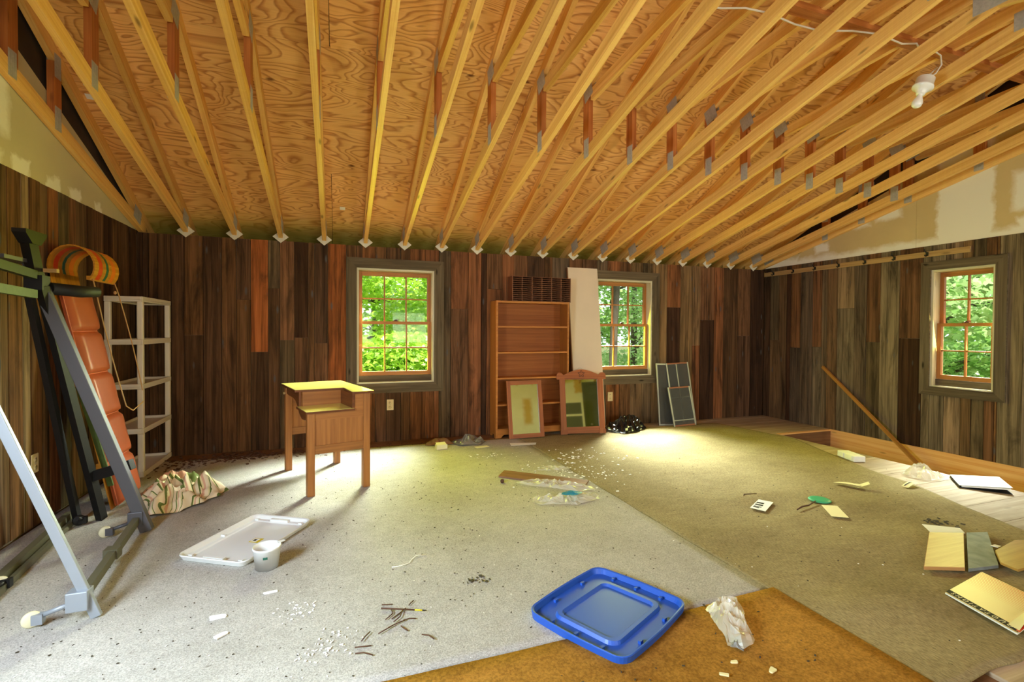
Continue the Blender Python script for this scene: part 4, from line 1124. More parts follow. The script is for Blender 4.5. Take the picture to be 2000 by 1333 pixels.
def bowed(w, h, r, b):
    out = []
    for x, y in rrect(w, h, r, 6):
        out.append((x + math.copysign(b, x) * (1 - (2 * y / h) ** 2) * (abs(x) > w / 2 - r - .001), y + math.copysign(b, y) * (1 - (2 * x / w) ** 2) * (abs(y) > h / 2 - r - .001)))
    # subdivide long straight runs for the bow
    res = []
    for i, p in enumerate(out):
        q = out[(i + 1) % len(out)]; res.append(p)
        d = math.dist(p, q)
        if d > .1:
            for k in range(1, 6):
                s = k / 6; mx = lerp(p[0], q[0], s); my = lerp(p[1], q[1], s); o_ = b * math.sin(math.pi * s)
                L = math.hypot(mx, my); nx, ny = (math.copysign(1, mx), 0) if abs(p[0] - q[0]) < abs(p[1] - q[1]) else (0, math.copysign(1, my))
                res.append((mx + nx * o_, my + ny * o_))
    return res
t = thing('storage_lid', 'blue plastic storage box lid lying upside down on the gold carpet edge', 'lid', (1.088, 1.798, .010), math.radians(27.0))
w, h = .52, .46
sk = MB()
loft(sk, [(bowed(w, h, .05, .008), .0), (bowed(w + .008, h + .008, .052, .008), .030), (bowed(w + .002, h + .002, .049, .008), .033), (bowed(w - .012, h - .012, .045, .008), .030), (bowed(w - .022, h - .022, .045, .008), .007),
          (bowed(.395, .315, .05, .0), .007), (bowed(.380, .300, .045, .0), .020), (bowed(.345, .265, .035, 0), .020), (bowed(.325, .245, .018, 0), .009)])
sk.build('lid_shell', 'lid_blue', t)
for (x, y) in ((-.235, -.12), (-.235, 0), (-.235, .12), (.235, -.12), (.235, 0), (.235, .12), (-.1, .205), (.1, .205), (-.1, -.205), (.1, -.205)):
    MB().bx(x - .010, x + .010, y - .006, y + .006, .007, .019).build('clip', 'lid_blue', t)
t = thing('storage_lid', 'white plastic storage box lid lying upside down beside the plastic cup', 'lid', (-.470, 3.083, .010), math.radians(-31))
w, h = .395, .575
sk = MB()
loft(sk, [(rrect(w - .02, h - .02, .03), .0), (rrect(w + .01, h + .01, .045), .026), (rrect(w + .006, h + .006, .043), .031), (rrect(w - .012, h - .012, .038), .028), (rrect(w - .035, h - .035, .03), .010), (rrect(w - .085, h - .085, .025), .010), (rrect(w - .10, h - .10, .02), .005)])
sk.build('lid_shell', 'lid_white', t)
for (x, y) in ((-.15, .245), (.15, .245), (-.15, -.245), (.15, -.245), (-.172, 0)):
    MB().bx(x - .012, x + .012, y - .007, y + .007, .010, .020).build('clip', 'lid_white', t)
for y in (.255, -.255):
    MB().bx(-.06, .06, y - .010, y + .010, .010, .024).build('handle_tab', 'lid_white', t)
st = MB().bx(.012, .070, -.028, .028, .005, .0058).build('sticker', 'sticker', t)
MB().bx(.016, .052, -.020, .020, .0058, .0062).build('sticker_panel', 'paper', st)
MB().bx(.024, .042, -.010, .010, .0062, .0065).build('sticker_print', 'ink', st)
t = thing('plastic_cup', 'small white plastic tub with a rim tab standing in front of the white lid', 'cup', (-.338, 2.715, .009))
MB().lathe([(0, .004), (.050, .004), (.053, 0), (.064, .098), (.067, .100), (.067, .107), (.064, .109), (.061, .106), (.050, .006), (0, .006)], 32).build('tub', 'lid_white', t)
MB().box((.060, .040, .106), (.040, .018, .003), Matrix.Rotation(.6, 3, 'Z')).build('rim_tab', 'lid_white', t)
lb = MB(); lb.grid(4, 1, lambda u, v: (.0612 * math.cos(-1.75 + u * .35), .0612 * math.sin(-1.75 + u * .35), .062 + v * .012)); lb.build('printed_mark', M['ink_blue'] if 'ink_blue' in M else 'st_green', t)

# ------------------------------------------------------------------ crumpled things
def crumple(name, label, cat, pts, z0, height, m, seed, freq=14, n=44, rings=16, jag=.04, uvscale=1.0, parent=None, peak=.9, ridge=1.0, kind=None):
    """crumpled sheet filling a star-shaped outline (world x,y), standing on z0"""
    cx = sum(p[0] for p in pts) / len(pts); cy = sum(p[1] for p in pts) / len(pts)
    def rad(a):
        best = 0; dx, dy = math.cos(a), math.sin(a)
        for i in range(len(pts)):
            x1, y1 = pts[i][0] - cx, pts[i][1] - cy; x2, y2 = pts[(i + 1) % len(pts)][0] - cx, pts[(i + 1) % len(pts)][1] - cy
            den = dx * (y2 - y1) - dy * (x2 - x1)
            if abs(den) < 1e-9: continue
            tt = (x1 * (y2 - y1) - y1 * (x2 - x1)) / den; s = (x1 * dy - y1 * dx) / den
            if tt > 0 and -1e-6 <= s <= 1 + 1e-6: best = max(best, tt)
        return best
    mb = MB(); U = []
    base = parent.location if parent is not None else Vector((cx, cy, z0))
    for i in range(rings + 1):
        rr = i / rings
        for k in range(n):
            a = 2 * math.pi * k / n
            R = rad(a) * (1 + jag * noise.noise(Vector((math.cos(a) * 3, math.sin(a) * 3, seed)))) * rr
            x, y = cx + R * math.cos(a), cy + R * math.sin(a)
            p = Vector((x * freq, y * freq, seed))
            nn = 1 - abs(noise.noise(p)) * 2.1; n2 = 1 - abs(noise.noise(p * 2.3)) * 2
            e = (1 - rr ** 3)
            z = height * (max(0, nn) * .7 + max(0, n2) * .3) * ridge * (e * peak + .12) + .0015
            wx = .012 * noise.noise(p * 1.1 + Vector((5, 0, 0))); wy = .012 * noise.noise(p * 1.1 + Vector((0, 7, 0)))
            mb.v.append((x + wx * rr - base[0], y + wy * rr - base[1], z + z0 - base[2])); U.append((x * uvscale + y * .3 * uvscale + .15 * z / max(height, .01), y * uvscale))
    for i in range(rings):
        for k in range(n):
            k2 = (k + 1) % n; q = [i * n + k, i * n + k2, (i + 1) * n + k2, (i + 1) * n + k]
            mb.face(q, [U[j] for j in q], False)
    o = mb.build(name, m, parent)
    if parent is None:
        o.location = base; tag(o, label, cat, kind=kind)
    return o
def cloth_heap():
    """bunched cloth: a sheet whose parameter space is folded by noise, so stripes turn with the folds"""
    outline = [(-1.28, 3.93), (-1.33, 4.20), (-1.30, 4.36), (-1.12, 4.40), (-.86, 4.24), (-.78, 4.10), (-.80, 3.93), (-.98, 3.72), (-1.14, 3.70)]
    o = crumple('striped_cloth', 'crumpled striped cloth in cream, green and pink heaped by the toboggan', 'cloth', outline, .009, .17, 'stripes', 4.2, 6.5, 110, 40, .16, 1.0, None, 1.0, 1.0)
    me = o.data; ul = me.uv_layers[0].data
    co = [v.co for v in me.vertices]
    uv = []
    for p in me.polygons:
        for li in p.loop_indices:
            c = co[me.loops[li].vertex_index]; q = Vector((c.x * 4.2, c.y * 4.2, 3.3))
            a = noise.noise(q * .7) * 1.6
            uv += [c.x * math.cos(a) * 1.7 + c.y * math.sin(a) * 1.7 + c.z * .9 + .12 * noise.noise(q * 2.1), c.y]
    ul.foreach_set('uv', uv)
    me.polygons.foreach_set('use_smooth', [True] * len(me.polygons))
cloth_heap()
crumple('black_plastic_bag', 'crumpled shiny black plastic bag on the floor below the right back window', 'bag',
        [(3.02, 5.10), (3.05, 5.16), (3.30, 5.24), (3.55, 5.26), (3.66, 5.16), (3.50, 5.02), (3.30, 4.90), (3.12, 4.90)], .008, .19, 'blackfilm', 9.1, 6, 48, 18, .15)
crumple('plastic_bag', 'clear plastic bag with torn paper inside lying on the gold carpet', 'bag',
        [(1.470, 1.62), (1.50, 1.675), (1.575, 1.70), (1.63, 1.69), (1.655, 1.66), (1.60, 1.56), (1.50, 1.42), (1.43, 1.40), (1.40, 1.44)], .018, .075, 'film', 2.3, 16, 48, 18, .12)
pb = crumple('paper_scrap', 'torn pale paper corner sticking out of the clear bag on the gold carpet', 'paper scrap',
        [(1.463, 1.655), (1.50, 1.68), (1.575, 1.70), (1.555, 1.655), (1.50, 1.635)], .017, .02, 'papercream', 5.5, 9, 20, 6, .05)
crumple('foil_scrap', 'crumpled grey foil at the lower end of the clear bag on gold carpet', 'foil',
        [(1.395, 1.435), (1.47, 1.50), (1.475, 1.44), (1.43, 1.398)], .017, .03, 'silverbag', 7.7, 25, 20, 6, .1)
crumple('plastic_wrap', 'clear plastic wrapper with blue print lying beside the brown board', 'wrapper',
        [(1.29, 3.13), (1.33, 3.22), (1.50, 3.20), (1.70, 3.20), (1.81, 3.14), (1.78, 3.05), (1.56, 2.99), (1.42, 3.04), (1.30, 3.05)], .009, .05, 'film', 12.4, 13, 48, 14, .15)
crumple('blue_film', 'patch of blue printed film on the clear wrapper', 'film scrap',
        [(1.49, 3.09), (1.52, 3.15), (1.60, 3.16), (1.66, 3.10), (1.60, 3.06), (1.53, 3.06)], .052, .014, 'bluetint', 15.4, 30, 20, 6, .2)
crumple('plastic_wrap', 'clear crinkled plastic sheet along the near edge of the brown board', 'wrapper',
        [(1.30, 3.58), (1.42, 3.62), (1.62, 3.52), (1.80, 3.33), (1.86, 3.22), (1.72, 3.20), (1.52, 3.36), (1.36, 3.50)], .014, .045, 'film', 22.4, 13, 48, 12, .15)
crumple('plastic_wrap', 'thin white plastic scrap at the carpet seam behind the brown board', 'wrapper',
        [(1.60, 3.86), (1.72, 3.93), (1.92, 3.85), (1.88, 3.78), (1.70, 3.80)], .009, .03, 'film', 32.4, 13, 36, 8, .15)
crumple('plastic_bag', 'crumpled clear plastic bag on the planks at the stairwell edge', 'bag',
        [(4.50, 2.77), (4.60, 2.80), (4.80, 2.74), (4.82, 2.62), (4.62, 2.54), (4.52, 2.58)], .004, .11, 'film', 42.4, 9, 40, 12, .15)
# litter by the back wall
crumple('paper_bag', 'crumpled grey paper on the floor below the left back window', 'paper',
        [(1.10, 5.05), (1.20, 5.22), (1.45, 5.20), (1.50, 5.02), (1.42, 4.90), (1.22, 4.90)], .009, .10, M['greypaper'] if 'greypaper' in M else 'silverbag', 52.4, 6, 36, 10, .1)
crumple('paper_scrap', 'torn brown paper lying left of the crumpled grey paper', 'paper scrap',
        [(.84, 5.02), (.90, 5.16), (1.10, 5.14), (1.16, 5.02), (1.0, 4.98)], .009, .07, 'brownboard', 53.4, 6, 30, 8, .1)
t = thing('small_carton', 'small pale carton in front of the crumpled grey paper', 'carton', (.985, 4.865, .009), .15)
MB().bx(-.055, .055, -.03, .03, 0, .045).build('carton_body', 'papercream', t); MB().box((0, .01, .052), (.10, .05, .003), Matrix.Rotation(.25, 3, 'X')).build('flap', 'papercream', t)

# ------------------------------------------------------------------ flat papers, samples, boards
def sheet(name, label, cat, pts, z0, th, m, group=None, bevel=0):
    cx = sum(p[0] for p in pts) / len(pts); cy = sum(p[1] for p in pts) / len(pts)
    e = thing(name, label, cat, (cx, cy, z0), 0, group)
    mb = MB().prism([(p[0] - cx, p[1] - cy) for p in pts], 0, th, 'xy')
    o = mb.build('sheet', m, e, bevel=bevel)
    return e, o, (cx, cy)
OZ = .016
def quad_on(e, c, pts, a, b, z, m, name, th=.0006):
    """rectangle in the quad's own (u,v) frame, printed just above it"""
    (u0, u1), (v0, v1) = a, b
    def B(u, v):
        x = (pts[0][0] * (1 - u) + pts[1][0] * u) * (1 - v) + (pts[3][0] * (1 - u) + pts[2][0] * u) * v
        y = (pts[0][1] * (1 - u) + pts[1][1] * u) * (1 - v) + (pts[3][1] * (1 - u) + pts[2][1] * u) * v
        return (x - c[0], y - c[1])
    return MB().prism([B(u0, v0), B(u1, v0), B(u1, v1), B(u0, v1)], z, z + th, 'xy').build(name, m, e)
tp = [(2.638, 2.550), (2.680, 2.463), (2.875, 2.576), (2.824, 2.655)]
e, o, c = sheet('printed_card', 'white card printed with dark bars on the olive carpet', 'card', tp, OZ, .0015, 'paper')
for v0, v1, u0, u1 in ((.62, .76, .06, .55), (.40, .54, .08, .6), (.14, .22, .1, .5), (.24, .30, .1, .6)):
    quad_on(e, c, [tp[0], tp[3], tp[2], tp[1]], (v0 * .95, v1 * .95), (u0, u1), .0015, 'ink', 'printed_bar')
wp = [(3.148, 2.429), (3.237, 2.381), (3.102, 2.202), (3.019, 2.257)]
sheet('note_card', 'blank pale card below the green disc on the olive carpet', 'card', wp, OZ, .0012, 'papercream')
t = thing('green_disc', 'round green plastic lid on the olive carpet', 'disc', (3.225, 2.502, OZ))
MB().lathe([(0, .012), (.050, .012), (.066, .010), (.072, .004), (.068, 0), (0, 0)], 28).build('disc', 'greendisc', t)
o = MB().tube([(2.896, 2.406, OZ + .006), (2.97, 2.43, OZ + .010), (3.04, 2.438, OZ + .008), (3.15, 2.475, OZ + .012)], [.004, .006, .005, .004], 6).build('twig', 'twig'); tag(o, 'short dark twig poking out from the green disc', 'twig')
o = MB().tube([(2.77, 2.735, OZ + .004), (2.80, 2.765, OZ + .006), (2.90, 2.745, OZ + .005)], .003, 5).build('twig', 'twig'); tag(o, 'thin bent twig above the printed card on olive carpet', 'twig')
# folded strip
t = thing('folded_paper', 'folded white paper strip on the olive carpet near the stairwell', 'paper', (3.72, 2.62, OZ))
fp = MB(); fp.grid(10, 1, lambda u, v: (-.02 + .02 * u + v * .06 + .05 * u, .14 - .16 * u, .002 + .012 * abs(math.sin(u * 3.0)) + (.03 * max(0, u - .6))), True)
fp.grid(4, 1, lambda u, v: (.03 + .085 * u + v * .055, -.02 - .035 * u + v * .05, .004 + .03 * u), True); fp.build('paper_strip', 'papercream', t)
t = thing('bent_card', 'small bent printed card on the planks beside the clear bag', 'card', (4.18, 2.51, OZ - .006))
MB().grid(6, 1, lambda u, v: (-.03 + .14 * u, .03 - .05 * v - .01 * u, .002 + .03 * math.sin(u * 2.6)), True).build('card', 'papercream', t)
MB().grid(5, 1, lambda u, v: (-.02 + .07 * u, .018 - .008 * v - .01 * u, .0035 + .03 * math.sin((.07 + u * .5) * 2.6)), True).build('printed_bar', 'ink', t)
# styrofoam block
t = thing('foam_block', 'white foam block with stepped sides on the planks by the stairwell', 'foam block', (4.62, 3.27, .001), math.radians(-21))
fb = MB().bx(-.055, .055, -.12, .12, 0, .055); fb.build('block', 'foam', t, bevel=.006)
MB().bx(-.062, -.055, -.10, -.02, .01, .05).build('ridge', 'foam', t); MB().bx(-.062, -.055, .02, .10, .01, .05).build('ridge', 'foam', t)
# white binder with papers
t = thing('ring_binder', 'white ring binder lying open-edged on the planks beside the stairwell', 'binder', (4.80, 2.37, .002), math.radians(-52.0))
MB().bx(-.15, .15, -.165, .165, 0, .003).build('back_cover', 'blackplastic', t)
MB().bx(-.15, -.147, -.165, .165, .0, .02, 1).build('spine', 'blackplastic', t)
pp = MB(); pp.box((.005, 0, .022), (.28, .31, .010), Matrix.Rotation(-.09, 3, 'Y')); pp.build('papers', 'paper', t)
cv = MB(); cv.box((0, 0, .034), (.302, .332, .003), Matrix.Rotation(-.10, 3, 'Y')); cv.build('front_cover', 'lid_white', t)
# paper, samples and magazine at the right edge
sheet('envelope', 'white envelope sticking out behind the tan wood sample', 'envelope', [(3.431, 1.978), (3.585, 1.862), (3.52, 1.80), (3.337, 1.875)], OZ, .002, 'paper')
e, o, c = sheet('wood_sample', 'square tan maple wood sample at the right, beside the slate tile', 'sample', [(2.775, 1.588), (3.285, 1.856), (3.470, 1.782), (2.960, 1.512)], OZ + .002, .018, 'tile_wood', bevel=.002)
e, o, c = sheet('slate_tile', 'grey slate tile lying between the tan and oak wood samples', 'tile', [(2.972, 1.505), (3.50, 1.785), (3.63, 1.750), (3.165, 1.478)], OZ, .016, 'slate')
e, o, c = sheet('wood_sample', 'oak wood sample with a cut corner at the right picture edge', 'sample', [(3.325, 1.568), (3.60, 1.612), (3.78, 1.55), (3.42, 1.40), (3.16, 1.40), (3.175, 1.475)], OZ + .018, .012, 'tile_oak', bevel=.002)
sheet('paper_scrap', 'small white scrap on the slate tile edge', 'paper scrap', [(3.40, 1.625), (3.44, 1.625), (3.45, 1.60), (3.41, 1.596)], OZ + .018, .003, 'paper')
mz = OZ + .006
mg = thing('magazine', 'cream magazine with orange stripes and black lettered band at the right', 'magazine', (2.607, 1.404, mz))
A, B, Cc = Vector((0, 0)), Vector((.520, .085)), Vector((.0, -.285))
Bv = Vector((2.607, 1.404))
pA, pB, pC = Vector((0, 0)), Vector((.545, .088)), Vector((-.035, -.20))
# frame: u along band side (A->C direction), v away from the band
uD = Vector((-.052, -.179)); uL = .30; uD.normalize(); vD = Vector((.988, .155)); vL = .40
def mp(u, v): q = uD * (u * uL) + vD * (v * vL); return (q.x, q.y)
mb = MB().prism([mp(0, 0), mp(1, 0), mp(1, 1), mp(0, 1)], 0, .006, 'xy'); mb.build('pages', 'paper', mg)
cvr = MB().grid(8, 8, lambda u, v: (*mp(u, v), .0075 + .0015 * math.sin(u * 3)), False); cvr.build('cover', 'mag', mg)
MB().prism([mp(0, .015), mp(1, .015), mp(1, .105), mp(0, .105)], .0095, .0100, 'xy').build('title_band', 'ink', mg)
tc = bpy.data.curves.new('lettering', 'FONT'); tc.body = 'QUOTATIONS'; tc.size = .027; tc.align_x = 'CENTER'; tc.align_y = 'CENTER'; tc.extrude = .0003; tc.space_character = 1.65
tmp = bpy.data.objects.new('lettering', tc); COL.objects.link(tmp)
bpy.context.view_layer.update()
me = bpy.data.meshes.new_from_object(tmp.evaluated_get(bpy.context.evaluated_depsgraph_get()))
bpy.data.objects.remove(tmp)
me.materials.clear(); me.materials.append(M['papercream'])
lo = bpy.data.objects.new('lettering', me); COL.objects.link(lo); lo.parent = mg
q = mp(.5, .06); lo.location = (q[0], q[1], .0106); lo.rotation_euler = (0, 0, math.atan2(-uD.y, -uD.x))
cl = MB(); cl.grid(8, 3, lambda u, v: (mp(.86 + .14 * v, .05 + .75 * u)[0], mp(.86 + .14 * v, .05 + .75 * u)[1], .012 + .022 * math.sin(u * 3.1) * v), True); cl.build('curled_page', 'papercream', mg)
cl = MB(); cl.grid(6, 1, lambda u, v: (mp(.97 + .05 * v, .02 + .6 * u)[0], mp(.97 + .05 * v, .02 + .6 * u)[1], .011 + .004 * math.sin(u * 5)), True); cl.build('red_page', M['redpage'] if 'redpage' in M else 'red_star', mg)
e, o, c = sheet('brown_board', 'thin brown board lying on the grey carpet amid plastic wrap', 'board', [(1.238, 3.767), (1.765, 3.292), (1.883, 3.426), (1.334, 3.905)], .010, .012, 'brownboard')
o.data.uv_layers[0].data.foreach_set('uv', [w for p in o.data.polygons for li in p.loop_indices for w in ((lambda v: ((v[0] * .74 - v[1] * .67), (v[0] * .67 + v[1] * .74)))(o.data.vertices[o.data.loops[li].vertex_index].co))])
def pxs(lst): return lst
sheet('paper_scrap', 'flat white paper slip in front of the small mirror', 'paper scrap', [(1.72, 4.86), (2.00, 4.80), (1.96, 4.72), (1.70, 4.76)], .010, .002, 'paper')
sheet('paper_scrap', 'pale paper slip right of the crumpled grey paper', 'paper scrap', [(1.32, 4.82), (1.46, 4.84), (1.47, 4.78), (1.33, 4.76)], .010, .003, 'papercream')
for lab, x, y, a, w, h in (('broken plaster chip nearest the camera on the grey carpet', -.43, 2.16, .7, .06, .035), ('flat plaster flake lower left of the white tub', -.47, 2.30, .1, .075, .04), ('thin plaster flake just below the white tub', -.29, 2.44, .15, .075, .018),
                           ('plaster flake on gold carpet below the clear bag', 1.345, 1.365, -.3, .035, .018), ('curled pale peel at the lower edge of the gold carpet', 1.44, 1.285, .4, .045, .026), ('small pale shard on the gold carpet near the clear bag', 1.265, 1.325, -.6, .045, .016)):
    w, h = w * .72, h * .72; pl = rrect(w, h, min(w, h) * .3, 2); R2 = Matrix.Rotation(a, 2); pl = [tuple(R2 @ Vector(p) * (1 + .45 * noise.noise(Vector((p[0] * 90, p[1] * 90, x))))) for p in pl]
    z = .018 if y < 1.6 else .010
    o = MB().prism(pl, 0, .005, 'xy').build('plaster_chip', 'papercream' if y < 1.6 else 'plaster', None, (x, y, z)); tag(o, lab, 'plaster chip', 'plaster chips on the carpets')
o = MB().tube([(.256, 2.501, .012), (.30, 2.498, .013), (.345, 2.515, .013), (.362, 2.55, .013), (.39, 2.585, .013), (.446, 2.583, .012)], .0022, 5).build('white_string', 'plaster'); tag(o, 'curved bit of white string on the grey carpet', 'string')
# nails and twigs in the little heap
nl = [((.175, 2.14), (.26, 2.10), (.345, 2.065)), ((.215, 2.125), (.218, 2.085), (.185, 2.05)), ((.26, 2.095), (.245, 2.05), (.215, 2.02)), ((.275, 2.11), (.245, 2.08), (.21, 2.05)),
      ((.19, 1.99), (.23, 2.01), (.26, 2.02)), ((.15, 1.96), (.19, 1.985), (.215, 2.0)), ((.255, 2.025), (.28, 2.03), (.305, 2.02)), ((.24, 1.985), (.25, 1.965), (.262, 1.945)),
      ((.085, 1.935), (.10, 1.96), (.12, 1.985)), ((.06, 1.91), (.09, 1.905), (.12, 1.90)), ((.06, 1.87), (.09, 1.865), (.12, 1.84)), ((.31, 1.90), (.335, 1.885), (.35, 1.855)), ((.18, 2.17), (.20, 2.165), (.225, 2.16)), ((.29, 2.125), (.30, 2.14), (.315, 2.155))]
pc = thing('pencil', 'short pencil with a yellow end on the grey carpet among rusty nails', 'pencil', (.175, 2.14, .014))
MB().tube([(0, 0, 0), (.135, -.059, 0)], .0032, 6).build('shaft', 'twig', pc)
MB().tube([(.135, -.059, 0), (.165, -.072, 0)], .0034, 6).build('painted_end', 'sticker', pc)
MB().tube([(.165, -.072, 0), (.182, -.079, 0)], [.0034, .0008], 6).build('tip', 'ink', pc)
for k, p in enumerate(nl[1:], 1):
    o = MB().tube([(a, b, .012 + .002 * (k % 3)) for a, b in p], .0024 if k else .003, 5).build('rusty_nail', 'rust'); tag(o, 'rusty nail or twig in the loose scatter on the grey carpet', 'nail', 'rusty nails scattered on the grey carpet')
o = MB().lathe([(0, .03), (.012, .027), (.016, .015), (.012, .002), (0, 0)], 10, (1.22, 3.62, .009)).build('dark_knot', 'twig'); tag(o, 'small dark round lump left of the brown board', 'lump')

# ------------------------------------------------------------------ loose dirt (uncountable)
def scatter(name, label, cat, m, spots, seed):
    rg = random.Random(seed); mb = MB()
    for (cx, cy, sx, sy, n, s0, s1, z) in spots:
        for i in range(n):
            x, y = rg.gauss(cx, sx), rg.gauss(cy, sy)
            if not (XL + .05 < x < XR - .1 and y < D - .03) or (x > STX - .05 and y < STY1): continue
            s = rg.uniform(s0, s1); a = rg.uniform(0, 6.28)
            R = Matrix.Rotation(a, 3, 'Z')
            mb.box((x, y, z + s * .12), (s, s * rg.uniform(.3, .8), s * .25), R)
    o = mb.build(name, m); tag(o, label, cat, kind='stuff')
scatter('plaster_crumbs', 'white plaster crumbs strewn over the carpets', 'crumbs', 'plaster',
        [(1.75, 3.75, .22, .22, 70, .004, .016, .012), (2.15, 4.05, .25, .25, 90, .004, .026, .012), (2.05, 3.6, .15, .2, 60, .004, .022, .012), (1.35, 4.45, .08, .06, 24, .004, .02, .01), (-.16, 2.26, .05, .04, 40, .003, .014, .01), (-.02, 2.0, .05, .04, 26, .003, .010, .01),
         (-.06, 1.92, .05, .03, 40, .003, .012, .01), (.3, 2.4, .7, .6, 90, .002, .006, .01), (2.4, 1.6, .5, .4, 14, .003, .008, .012)], 5)
scatter('dark_crumbs', 'dark crumbs of dirt strewn over the carpets', 'crumbs', 'crumb',
        [(.3, 2.6, .8, .8, 520, .002, .008, .009), (.6, 3.6, .8, .6, 240, .003, .010, .009), (-1.0, 2.4, .35, .4, 150, .002, .009, .009), (2.9, 2.6, .7, .8, 180, .003, .009, .013), (1.2, 1.4, .4, .2, 40, .004, .012, .016), (.62, 2.25, .03, .02, 24, .006, .018, .009),
         (3.6, 1.98, .05, .04, 40, .006, .022, .012), (1.55, 1.60, .05, .05, 10, .006, .016, .016)], 6)
scatter('wood_debris', 'brown wood crumbs and bark lying along the foot of the back wall', 'debris', 'twig',
        [(-1.0, 5.12, .22, .10, 260, .006, .035, .006), (-.5, 5.18, .3, .08, 200, .006, .03, .006), (.3, 5.20, .4, .06, 90, .005, .02, .006), (-1.3, 4.95, .12, .12, 60, .006, .03, .008)], 7)

# ------------------------------------------------------------------ ceiling lamp and cable
lp = thing('lamp_holder', 'white ceramic lamp holder with bare bulb dangling from a truss', 'lamp', (3.70, 2.175, 2.87))
R = Matrix.Rotation(.30, 3, 'Y') @ Matrix.Rotation(.12, 3, 'X')
MB().lathe([(0, .055), (.048, .055), (.052, .05), (.052, .0), (.060, -.004), (.060, -.016), (.040, -.026), (.026, -.050), (.024, -.062), (0, -.062)], 28, (0, 0, 0), R).build('holder', 'ceramic', lp)
bl = MB().lathe([(.013, -.058), (.016, -.075), (.026, -.100), (.031, -.120), (.027, -.140), (.015, -.150), (0, -.152)], 24, (0, 0, 0), R)
bl.build('bulb', 'bulb_glow' if 'bulb_glow' in M else 'ceramic', lp)
cb = MB(); cb.tube([(.03, 0, .05), (.09, -.02, .09), (.13, -.03, .15), (.12, -.03, .21), (.07, -.02, .235), (.04, -.01, .24)], .005, 8); cb.tube([(.02, .02, .05), (.08, .0, .10), (.12, -.01, .14)], .0045, 8); cb.build('cord', 'cable', lp)
c2 = MB(); pts = [(1.95, 2.25, 3.045), (2.06, 2.241, 3.056), (2.2, 2.21, 3.07), (2.354, 2.195, 3.068), (2.58, 2.21, 3.06), (2.782, 2.21, 3.064), (3.0, 2.16, 3.08), (3.194, 2.136, 3.088), (3.40, 2.125, 3.062), (3.53, 2.119, 3.087), (3.62, 2.16, 3.10)]
c2.tube(pts, .0055, 8); o = c2.build('white_cable', 'cable'); tag(o, 'white electrical cable strung across the truss chords above the bulb', 'cable')

# ------------------------------------------------------------------ outdoors
g = MB().bx(-60, 80, -40, 110, -2.9, -2.75).build('ground_outside', 'ground'); tag(g, kind='structure')
def leaf_mesh(name, centers, sizes, m, seed, flat=.5):
    rg = np.random.default_rng(seed); n = len(centers)
    base = np.array([(0, -.5, 0), (.28, -.2, .03), (.42, .12, .0), (.14, .2, .03), (0, .62, -.06), (-.14, .2, .03), (-.42, .12, 0), (-.28, -.2, .03)])
    yaw = rg.uniform(0, 2 * np.pi, n); tilt = rg.normal(0, .55, n); roll = rg.normal(0, .55, n)
    cy, sy = np.cos(yaw), np.sin(yaw); ct, st_ = np.cos(tilt), np.sin(tilt); cr_, sr = np.cos(roll), np.sin(roll)
    Rz = np.zeros((n, 3, 3)); Rz[:, 0, 0] = cy; Rz[:, 0, 1] = -sy; Rz[:, 1, 0] = sy; Rz[:, 1, 1] = cy; Rz[:, 2, 2] = 1
    Rx = np.zeros((n, 3, 3)); Rx[:, 0, 0] = 1; Rx[:, 1, 1] = ct; Rx[:, 1, 2] = -st_; Rx[:, 2, 1] = st_; Rx[:, 2, 2] = ct
    Ry = np.zeros((n, 3, 3)); Ry[:, 1, 1] = 1; Ry[:, 0, 0] = cr_; Ry[:, 0, 2] = sr; Ry[:, 2, 0] = -sr; Ry[:, 2, 2] = cr_
    Rm = Rz @ Rx @ Ry
    V = np.einsum('nij,kj->nki', Rm, base) * sizes[:, None, None] + centers[:, None, :]
    nv = 8
    me = bpy.data.meshes.new(name)
    quads = np.array([(0, 1, 2, 3), (0, 3, 4, 5), (0, 5, 6, 7)])
    me.vertices.add(n * nv); me.vertices.foreach_set('co', V.reshape(-1).astype(np.float32))
    idx = (quads[None] + (np.arange(n) * nv)[:, None, None]).reshape(-1)
    me.loops.add(len(idx)); me.loops.foreach_set('vertex_index', idx.astype(np.int32))
    me.polygons.add(n * 3); me.polygons.foreach_set('loop_start', np.arange(0, n * 12, 4, dtype=np.int32)); me.polygons.foreach_set('loop_total', np.full(n * 3, 4, dtype=np.int32))
    me.update(calc_edges=True); me.validate(); me.materials.append(M[m])
    return me
